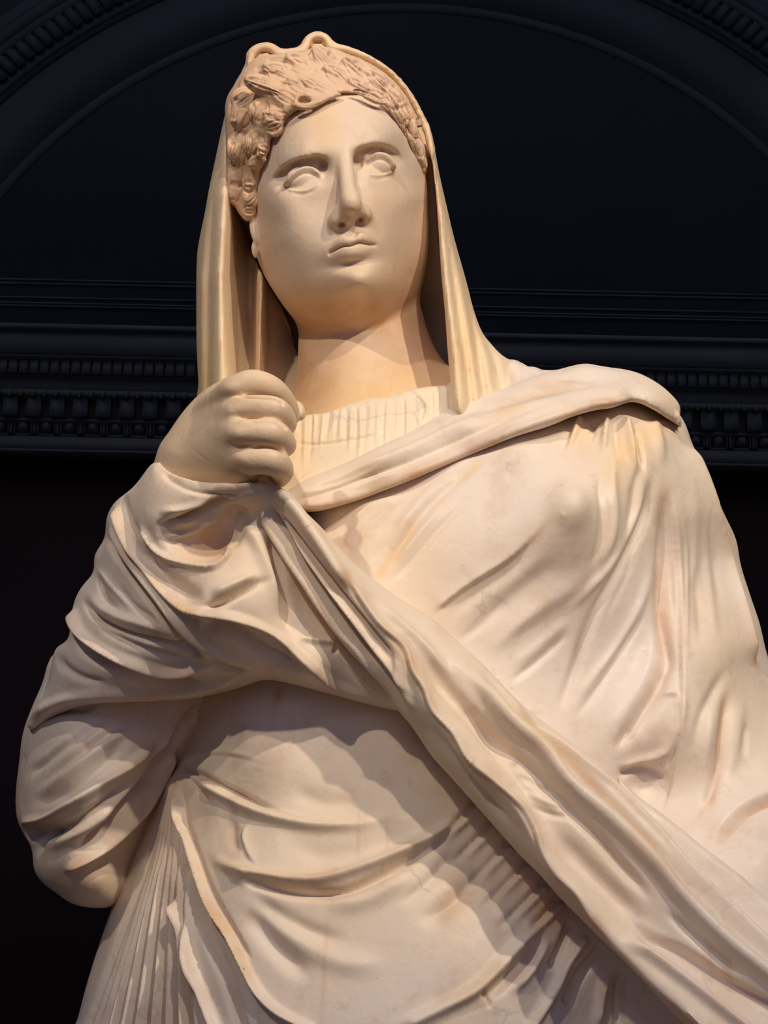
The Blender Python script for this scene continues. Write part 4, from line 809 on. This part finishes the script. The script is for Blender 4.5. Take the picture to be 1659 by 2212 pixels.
S([(51, 1687), (105, 1637), (169, 1590), (228, 1552)], 10, .007, 'groove'); S([(75, 1710), (139, 1647), (203, 1603), (274, 1556)], 8, .006, 'groove'); S([(65, 1665), (120, 1620), (185, 1570)], 9, .005, 'ridge'); S([(80, 1730), (150, 1670), (230, 1610), (300, 1565)], 9, .006, 'ridge'); S([(80, 1855), (90, 1815), (120, 1785)], 9, .008, 'groove')
S([(150, 1905), (210, 1880), (270, 1820), (320, 1760)], 14, .006, 'groove'); S([(60, 1560), (120, 1530), (220, 1522)], 14, .010, 'groove'); S([(330, 1640), (380, 1580), (430, 1520)], 9, .008, 'ridge')
c.stain(2, 90, 1780, 50, 12, .3); c.stain(2, 190, 1900, 60, 30, .35); c.stain(2, 280, 1800, 40, 40, .3, -40)
c.stain_line(2, [(40, 1778), (148, 1746), (262, 1666), (345, 1600)], 6, .5); c.stain_line(2, [(135, 1885), (219, 1826), (312, 1734), (380, 1610)], 6, .5)
c.covered = [([(100, 1300), (600, 1300), (620, 1480), (300, 1510), (110, 1530)], 14), ([(385, 1660), (640, 1400), (640, 1970), (250, 1960)], 14)]
part('elbow_drape', c, M_CLOTH, 2, 1)

# ---- forearm sleeve with the gathered cuff, hanging in front of the chest
c = Carving.fit('sleeve', 0.0031, [(50, 950), (920, 950), (920, 1580), (50, 1580)], -0.285, 0.08)
c.slab([(338, 996), (352, 1012), (376, 1027), (410, 1040), (450, 1049), (500, 1050), (550, 1042), (590, 1050), (640, 1110), (720, 1230), (800, 1330), (880, 1440), (905, 1530), (853, 1534), (780, 1518), (700, 1496), (640, 1480), (575, 1468), (530, 1482), (480, 1496), (400, 1511), (300, 1516), (200, 1521), (140, 1538), (100, 1556), (70, 1578), (55, 1570), (72, 1536), (90, 1510), (103, 1480), (110, 1442), (117, 1408), (128, 1394), (148, 1380), (153, 1340), (160, 1300), (176, 1268), (202, 1236), (204, 1200), (226, 1162), (230, 1120), (247, 1086), (284, 1056), (306, 1030), (320, 1010)],
    [(345, 1005, -.195), (400, 1045, -.234), (450, 1058, -.246), (500, 1060, -.254), (545, 1055, -.252), (270, 1090, -.15), (330, 1060, -.20), (240, 1180, -.13), (320, 1120, -.205), (400, 1110, -.222), (480, 1110, -.215), (570, 1100, -.225), (620, 1150, -.215), (300, 1250, -.175), (400, 1250, -.21), (500, 1220, -.225), (560, 1300, -.225), (440, 1330, -.225), (620, 1300, -.205), (180, 1300, -.10), (150, 1400, -.09), (100, 1500, -.05), (250, 1350, -.15), (300, 1430, -.155), (200, 1480, -.11), (400, 1400, -.175), (420, 1490, -.13), (560, 1400, -.205), (560, 1460, -.17), (680, 1440, -.205), (700, 1490, -.18), (700, 1330, -.19), (780, 1400, -.185), (850, 1500, -.185), (300, 1505, -.11), (60, 1570, -.02)],
    0.06, rim=.020, smooth=3, brim=.07)
c.soft = 1.6; c.wk = 1.2; c.hk = .9
# the open pocket of the cuff
c.chain([(338, 1140, -.215, 10), (375, 1162, -.212, 24), (425, 1172, -.214, 38), (475, 1158, -.214, 40), (503, 1125, -.218, 28), (518, 1098, -.222, 14)], k=.004, mode='cut')
S = c.stroke
S([(300, 1130), (318, 1160), (345, 1195), (392, 1218), (450, 1228), (478, 1217), (498, 1192), (512, 1165), (518, 1130), (522, 1096)], 5, .007, 'ridge', (.1, .1))
S([(250, 1088), (262, 1130), (285, 1180), (319, 1232), (360, 1283), (400, 1314), (435, 1324), (500, 1333), (555, 1352), (610, 1386), (660, 1428), (710, 1468), (760, 1495), (815, 1518)], 9, .011, 'ridge', (.05, .15))
S([(275, 1060), (268, 1090), (285, 1135), (312, 1170)], 9, .005, 'groove'); S([(228, 1150), (256, 1200), (296, 1255), (338, 1314), (380, 1369), (405, 1400), (440, 1425)], 7, .016, 'groove', (.15, .15)); S([(240, 1110), (255, 1165), (290, 1225), (340, 1290), (385, 1345), (430, 1385), (520, 1430), (600, 1462)], 10, .008, 'ridge', (.1, .3))
S([(430, 1345), (500, 1358), (569, 1405), (620, 1430), (660, 1455)], 14, .010, 'groove', (.15, .3)); S([(300, 1180), (340, 1235), (400, 1280), (450, 1290)], 20, .008, 'groove')
S([(432, 1318), (475, 1302), (507, 1284), (545, 1264), (588, 1252)], 9, .013, 'groove', (.2, .4)); S([(450, 1290), (510, 1262), (560, 1240)], 12, .006, 'ridge')
S([(575, 1130), (590, 1180), (600, 1230), (612, 1290), (625, 1345), (655, 1385)], 12, .012, 'groove', (.2, .3)); S([(520, 1100), (545, 1150), (570, 1210), (590, 1270), (598, 1340)], 18, .007, 'ridge')
S([(330, 1135), (380, 1125), (440, 1100), (500, 1078)], 9, .012, 'groove', (.3, .2)); S([(340, 1110), (400, 1100), (460, 1080)], 10, .006, 'ridge'); S([(345, 1165), (400, 1150), (450, 1125), (500, 1100)], 6, .005, 'ridge')
S([(339, 990), (352, 1010), (380, 1028), (420, 1043), (470, 1052), (520, 1053), (550, 1047)], 5, .005, 'ridge', (.05, .05)); S([(350, 1020), (380, 1043), (420, 1060), (480, 1070), (530, 1068)], 7, .004, 'groove', (.1, .2))
S([(178, 1292), (202, 1327), (236, 1350), (287, 1371), (346, 1388), (405, 1402)], 7, .012, 'groove', (.2, .1)); S([(185, 1270), (215, 1310), (260, 1335), (320, 1352), (380, 1375)], 11, .005, 'ridge')
S([(158, 1306), (167, 1352), (190, 1383), (236, 1411), (295, 1432), (359, 1448), (432, 1444), (470, 1440)], 8, .012, 'ridge', (.1, .2)); S([(165, 1364), (181, 1405), (236, 1438), (295, 1459), (359, 1472), (450, 1474)], 9, .010, 'groove', (.2, .2)); S([(200, 1345), (260, 1380), (340, 1412), (420, 1424)], 8, .007, 'groove')
S([(250, 1262), (295, 1314), (340, 1341)], 7, .004, 'groove'); S([(215, 1240), (225, 1290), (260, 1320)], 8, .004, 'groove'); S([(205, 1215), (245, 1270), (300, 1320)], 9, .003, 'ridge')
S([(60, 1560), (100, 1530), (150, 1508), (220, 1498), (300, 1496), (400, 1492), (480, 1476), (545, 1458)], 11, .007, 'ridge', (.1, .2)); S([(128, 1405), (140, 1440), (180, 1465), (240, 1478)], 10, .004, 'groove')
S([(440, 1412), (480, 1440), (540, 1452)], 5, .005, 'groove'); S([(640, 1375), (680, 1385), (720, 1390), (722, 1405)], 5, .005, 'ridge'); S([(722, 1388), (728, 1400), (718, 1412)], 4, .006, 'groove'); S([(735, 1420), (770, 1460), (810, 1500)], 6, .004, 'step')
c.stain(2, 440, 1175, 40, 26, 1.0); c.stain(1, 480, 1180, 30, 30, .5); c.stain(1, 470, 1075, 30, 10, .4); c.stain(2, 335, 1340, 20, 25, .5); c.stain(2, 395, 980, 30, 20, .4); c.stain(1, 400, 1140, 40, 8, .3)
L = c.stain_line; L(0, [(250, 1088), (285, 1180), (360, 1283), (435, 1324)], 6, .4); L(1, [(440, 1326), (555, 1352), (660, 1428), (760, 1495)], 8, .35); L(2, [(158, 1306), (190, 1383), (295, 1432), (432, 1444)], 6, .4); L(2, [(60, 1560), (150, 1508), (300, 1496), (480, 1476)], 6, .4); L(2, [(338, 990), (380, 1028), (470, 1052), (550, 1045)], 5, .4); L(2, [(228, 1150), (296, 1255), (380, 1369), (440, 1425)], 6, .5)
c.covered = [([(620, 1110), (730, 1245), (860, 1400), (920, 1540), (860, 1520), (700, 1330)], 10)]
part('sleeve', c, M_CLOTH, 3, 1)

# ---- rolled edge of the mantle across the chest and left shoulder
c = Carving.fit('rolled_collar', 0.0032, [(580, 770), (1500, 770), (1500, 1120), (580, 1120)], -0.18, 0.13)
c.slab([(585, 1080), (617, 1062), (660, 1036), (702, 1018), (760, 994), (815, 966), (900, 925), (968, 884), (1020, 862), (1070, 846), (1120, 826), (1172, 808), (1200, 800), (1229, 792), (1250, 787), (1270, 786), (1295, 790), (1319, 794), (1350, 798), (1385, 808), (1420, 827), (1446, 848), (1469, 876), (1468, 905), (1474, 922), (1462, 918), (1444, 906), (1398, 878), (1362, 868), (1320, 882), (1268, 887), (1240, 896), (1211, 911), (1170, 926), (1126, 939), (1041, 968), (970, 1000), (900, 1030), (830, 1058), (758, 1085), (700, 1102), (668, 1106), (610, 1105)],
    [(620, 1080, -.120), (700, 1050, -.128), (815, 1010, -.132), (900, 970, -.126), (1010, 920, -.120), (1120, 880, -.120), (1240, 850, -.118), (1340, 840, -.110), (1400, 850, -.09), (1450, 880, -.07), (1475, 915, -.06), (900, 935, -.110), (1070, 855, -.09), (1230, 800, -.06), (1350, 805, -.05), (1240, 885, -.125), (1360, 862, -.108), (1000, 975, -.125), (800, 1060, -.125)],
    0.11, rim=.017, smooth=3)
c.soft = 1.8; c.wk = 1.2; c.hk = .9
S = c.stroke
S([(600, 1085), (700, 1062), (820, 1020), (930, 975), (1050, 920), (1150, 880), (1230, 862)], 9, .006, 'groove', (.1, .3)); S([(620, 1098), (740, 1078), (860, 1035), (980, 985), (1100, 935), (1200, 900), (1268, 878), (1350, 862)], 9, .006, 'ridge', (.1, .1)); S([(720, 1030), (850, 985), (960, 935), (1060, 885)], 10, .005, 'ridge')
S([(980, 905), (1080, 872), (1180, 845), (1290, 825), (1370, 835)], 11, .004, 'groove'); S([(1200, 810), (1260, 800), (1330, 808), (1390, 825)], 10, .005, 'ridge'); S([(1190, 822), (1240, 815), (1300, 820)], 6, .003, 'groove'); S([(1362, 868), (1385, 872), (1402, 878)], 3, .006, 'groove', (0, .3)); S([(1448, 905), (1462, 925)], 5, .004, 'groove'); S([(1466, 885), (1462, 900), (1472, 925)], 4, .004, 'ridge')
S([(650, 1060), (740, 1035), (830, 995)], 7, .003, 'groove'); S([(1290, 875), (1330, 868), (1362, 858)], 5, .003, 'ridge')
c.stain(0, 1130, 865, 70, 14, .5, -25); c.stain(1, 1160, 855, 30, 6, .3, -15); c.stain(1, 1330, 870, 25, 5, .5); c.stain(2, 740, 1080, 90, 8, .4, -18); c.stain(2, 980, 980, 100, 10, .3, -22); c.stain(2, 1440, 880, 20, 20, .3)
c.stain_line(2, [(620, 1098), (740, 1078), (980, 985), (1200, 900), (1350, 862)], 7, .45); c.stain_line(1, [(1000, 905), (1100, 872), (1200, 850)], 6, .2)
# bunched cloth behind, on the shoulder
for bx, by, br in ((1108, 796, 17), (1128, 806, 18), (1150, 808, 15), (1172, 812, 12), (1192, 812, 12), (1268, 808, 20)): c.chain([(bx, by, .0, br), (bx + 20, by + 50, -.05, br)], k=.003, n=1)
c.slab([(1080, 800), (1085, 782), (1105, 776), (1125, 782), (1134, 792), (1155, 792), (1175, 801), (1188, 799), (1200, 803), (1240, 800), (1260, 840), (1180, 860), (1100, 850)], [(1100, 800, .0), (1150, 805, .01), (1200, 810, .01), (1120, 830, -.03), (1220, 830, -.02)], .09, rim=.012, smooth=3, k=.002)
part('rolled_collar', c, M_CLOTH, 2, 1)

# ---- the mantle's hem pulled diagonally across the body from the fist
c = Carving.fit('sash', 0.0028, [(530, 1000), (1830, 1000), (1830, 2440), (530, 2440)], -0.265, -0.10)
c.slab([(548, 1058), (562, 1046), (588, 1041), (620, 1068), (656, 1102), (695, 1140), (730, 1180), (770, 1222), (815, 1258), (866, 1295), (934, 1336), (979, 1376), (1047, 1438), (1110, 1505), (1150, 1540), (1199, 1577), (1260, 1622), (1298, 1652), (1331, 1688), (1380, 1735), (1421, 1779), (1489, 1856), (1570, 1935), (1659, 2017), (1820, 2150), (1820, 2420),
        (1640, 2360), (1540, 2270), (1477, 2212), (1441, 2175), (1356, 2084), (1310, 2040), (1258, 1988), (1210, 1940), (1167, 1890), (1130, 1855), (1090, 1810), (1050, 1765), (1015, 1725), (970, 1675), (930, 1630), (890, 1570), (857, 1531), (820, 1475), (770, 1425), (735, 1385), (690, 1325), (650, 1265), (612, 1200), (580, 1130)],
    strip_rows([([(535, 1030), (538, 1058), (570, 1130), (602, 1200), (640, 1265), (680, 1325), (725, 1385), (760, 1425), (810, 1475), (847, 1531), (880, 1570), (960, 1675), (1040, 1765), (1120, 1855), (1248, 1988), (1346, 2084), (1467, 2212), (1690, 2430)], [(1040, -.225), (1531, -.203), (1700, -.192), (2430, -.188)]),
    ([(590, 1030), (605, 1050), (645, 1105), (690, 1160), (735, 1225), (757, 1263), (786, 1311), (819, 1354), (853, 1383), (887, 1451), (911, 1489), (930, 1537), (974, 1586), (1008, 1644), (1065, 1692), (1123, 1745), (1167, 1841), (1197, 1889), (1246, 1938), (1289, 2005), (1350, 2072), (1410, 2133), (1480, 2200), (1720, 2430)], [(1040, -.240), (2430, -.240)]),
    ([(598, 1030), (660, 1110), (715, 1175), (765, 1240), (810, 1300), (850, 1345), (900, 1400), (950, 1470), (1000, 1530), (1060, 1600), (1110, 1680), (1180, 1790), (1240, 1850), (1320, 1930), (1400, 2000), (1560, 2115), (1800, 2300), (1950, 2430)], [(1040, -.240), (1400, -.228), (1600, -.220), (2430, -.220)]),
    ([(601, 1030), (665, 1108), (722, 1172), (775, 1238), (830, 1300), (880, 1345), (945, 1395), (1010, 1440), (1076, 1530), (1167, 1616), (1228, 1695), (1319, 1774), (1410, 1865), (1471, 1938), (1562, 2029), (1659, 2108), (1760, 2200), (2000, 2430)], [(1040, -.240), (1400, -.220), (1540, -.228), (2430, -.228)]),
    ([(604, 1030), (670, 1106), (728, 1171), (785, 1236), (845, 1288), (905, 1335), (960, 1378), (1040, 1450), (1120, 1530), (1173, 1582), (1246, 1657), (1319, 1730), (1410, 1822), (1502, 1908), (1623, 2025), (1750, 2130), (2040, 2430)], [(1040, -.240), (1400, -.214), (1580, -.206), (2430, -.206)]),
    ([(607, 1030), (666, 1092), (740, 1170), (825, 1248), (944, 1326), (989, 1366), (1057, 1428), (1120, 1495), (1160, 1530), (1209, 1567), (1308, 1642), (1390, 1725), (1431, 1769), (1499, 1846), (1669, 2007), (1830, 2140), (2100, 2430)], [(1040, -.234), (1340, -.214), (1580, -.198), (2430, -.196)])], 1040, 2430),
    -0.10, rim=.012, smooth=3, brim=.01, zblur=3.0)
c.soft = 2.3; c.wk = 1.2; c.hk = .9
c.ball(566, 1046, -.222, 26, 26, 16, 0, k=.004); c.ball(572, 1030, -.195, 30, 26, 26, 0, k=.004)
S = c.stroke
S([(556, 1066), (576, 1112), (600, 1158), (633, 1212), (670, 1266), (705, 1318), (742, 1365), (778, 1402), (812, 1450), (850, 1505)], 6, .010, 'ridge', (.1, .2)); S([(572, 1072), (598, 1125), (640, 1188), (688, 1258), (735, 1325), (780, 1385), (830, 1440), (880, 1500)], 5.5, .013, 'groove', (.1, .25))
S([(590, 1056), (625, 1090), (662, 1136), (700, 1188), (732, 1235), (765, 1280)], 12, .010, 'ridge', (.1, .2)); S([(592, 1095), (640, 1160), (690, 1225), (740, 1288), (790, 1350), (835, 1405), (870, 1455)], 6, .011, 'groove', (.15, .2)); S([(610, 1130), (660, 1200), (720, 1280), (775, 1350), (820, 1410), (870, 1470), (905, 1520)], 6, .008, 'ridge', (.2, .2))
S([(735, 1225), (757, 1263), (786, 1311), (819, 1354), (853, 1383), (873, 1407), (887, 1451), (911, 1489), (930, 1537), (974, 1586), (1008, 1644), (1065, 1692), (1123, 1745), (1150, 1790), (1167, 1841), (1197, 1889), (1246, 1938), (1289, 2005), (1350, 2072), (1410, 2133), (1480, 2200)], 10, .0055, 'step', (.08, .1))
S([(800, 1290), (860, 1345), (920, 1400), (980, 1470)], 12, .006, 'ridge'); S([(830, 1400), (860, 1440), (880, 1500), (900, 1545)], 8, .006, 'ridge'); S([(900, 1400), (950, 1470), (1000, 1530), (1060, 1600), (1110, 1680)], 18, .009, 'groove')
S([(1010, 1440), (1076, 1530), (1120, 1575), (1167, 1616), (1228, 1695), (1319, 1774), (1410, 1865), (1471, 1938), (1562, 2029), (1659, 2108), (1760, 2200)], 13, .013, 'ridge', (.1, 0)); S([(1100, 1510), (1173, 1582), (1246, 1657), (1319, 1730), (1410, 1822), (1502, 1908), (1623, 2025), (1700, 2090)], 10, .012, 'groove', (.15, 0))
S([(1050, 1450), (1120, 1530), (1200, 1595), (1290, 1668), (1331, 1700), (1380, 1750), (1425, 1796), (1489, 1870), (1570, 1950), (1659, 2035), (1750, 2110)], 5, .006, 'ridge', (.1, 0))
S([(1000, 1530), (1070, 1600), (1140, 1660), (1200, 1720), (1280, 1800), (1350, 1880), (1420, 1960)], 14, .008, 'groove', (.2, .2)); S([(1120, 1670), (1160, 1700), (1200, 1715)], 6, .003, 'groove'); S([(1140, 1738), (1190, 1760), (1240, 1768)], 7, .003, 'groove'); S([(1130, 1710), (1180, 1732), (1230, 1742)], 7, .002, 'ridge')
S([(1180, 1790), (1240, 1850), (1320, 1930), (1400, 2010)], 22, .008, 'groove'); S([(1330, 1960), (1400, 2020), (1471, 2055), (1562, 2115), (1659, 2170), (1720, 2200)], 10, .012, 'groove', (.3, 0)); S([(1340, 2020), (1441, 2090), (1532, 2160), (1620, 2230)], 12, .009, 'ridge', (.2, 0)); S([(1430, 1960), (1520, 2040), (1620, 2120)], 12, .006, 'groove')
S([(930, 1560), (980, 1640), (1050, 1720), (1120, 1800)], 9, .005, 'groove'); S([(1180, 1905), (1250, 1975), (1330, 2055)], 9, .005, 'groove')
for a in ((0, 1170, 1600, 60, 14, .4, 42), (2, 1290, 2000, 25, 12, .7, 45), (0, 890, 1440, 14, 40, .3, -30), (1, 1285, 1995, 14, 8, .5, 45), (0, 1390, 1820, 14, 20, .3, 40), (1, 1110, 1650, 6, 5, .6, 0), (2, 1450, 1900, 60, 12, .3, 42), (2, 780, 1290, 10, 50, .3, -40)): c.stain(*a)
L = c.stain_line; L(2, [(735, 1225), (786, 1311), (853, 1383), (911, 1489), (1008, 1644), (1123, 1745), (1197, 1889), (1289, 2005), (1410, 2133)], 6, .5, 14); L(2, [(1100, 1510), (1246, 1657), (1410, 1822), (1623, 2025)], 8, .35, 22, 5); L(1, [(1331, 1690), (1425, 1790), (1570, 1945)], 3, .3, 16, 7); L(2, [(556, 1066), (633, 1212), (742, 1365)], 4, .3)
c.covered = [([(1690, 1000), (1900, 1000), (1900, 2500), (1690, 2500)], 5), ([(0, 2270), (1900, 2270), (1900, 2600), (0, 2600)], 5)]
part('sash', c, M_CLOTH, 3, 1)
# thin second layer showing beyond the diagonal fold
c = Carving.fit('sash_lining', 0.0032, [(1320, 1660), (1830, 1660), (1830, 2200), (1320, 2200)], -0.20, -0.10)
c.slab([(1330, 1675), (1368, 1712), (1440, 1765), (1526, 1834), (1600, 1890), (1659, 1944), (1820, 2080), (1820, 2190), (1700, 2140), (1500, 1960), (1380, 1800)], [(1368, 1730, -.18), (1526, 1860, -.178), (1659, 1980, -.178), (1500, 1950, -.18), (1800, 2150, -.18)], -0.11, rim=.006, smooth=3)
part('sash_lining', c, M_CLOTH, 2, 0)

# ---- below the picture: the long robe, the statue's plinth and pedestal
V = []; Q = []; na, nzz = 160, 24
zt, zb = 1.66, 0.70
for j in range(nzz + 1):
    t = j / nzz; z = zt + (zb - zt) * t
    for i in range(na):
        a = 2 * math.pi * i / na; f_ = 1 + .05 * math.sin(17 * a + 2 * t) * (.3 + t) + .03 * math.sin(29 * a - t * 3)
        V.append(((.29 - .05 * t) * f_ * math.cos(a) + .07, (.15 + .07 * t) * f_ * math.sin(a) + .0, z))
for j in range(nzz):
    for i in range(na): Q.append((j * na + i, j * na + (i + 1) % na, (j + 1) * na + (i + 1) % na, (j + 1) * na + i))
me = to_mesh('robe', np.array(V), np.array(Q)); me.color_attributes.new('patina', 'FLOAT_COLOR', 'POINT'); me.shade_smooth()
o = link('robe', me, M_CLOTH, statue); o.matrix_parent_inverse = Matrix.Translation((0, -0.05, -0.62))
o = boxes('plinth', [(-.32, .46, -.28, .30, .62, .70)], M_CLOTH, statue); o.matrix_parent_inverse = Matrix.Translation((0, -0.05, -0.62))
ped = boxes('pedestal', [(-.42, .56, -.38, .40, 0, .10), (-.38, .52, -.34, .36, .10, .55), (-.42, .56, -.38, .40, .55, .62)], plain('pedestal_stone', (.25, .22, .2), .5)); ped['label'] = 'plain grey stone pedestal under the marble statue, below the frame'; ped['category'] = 'pedestal'
tick('end')
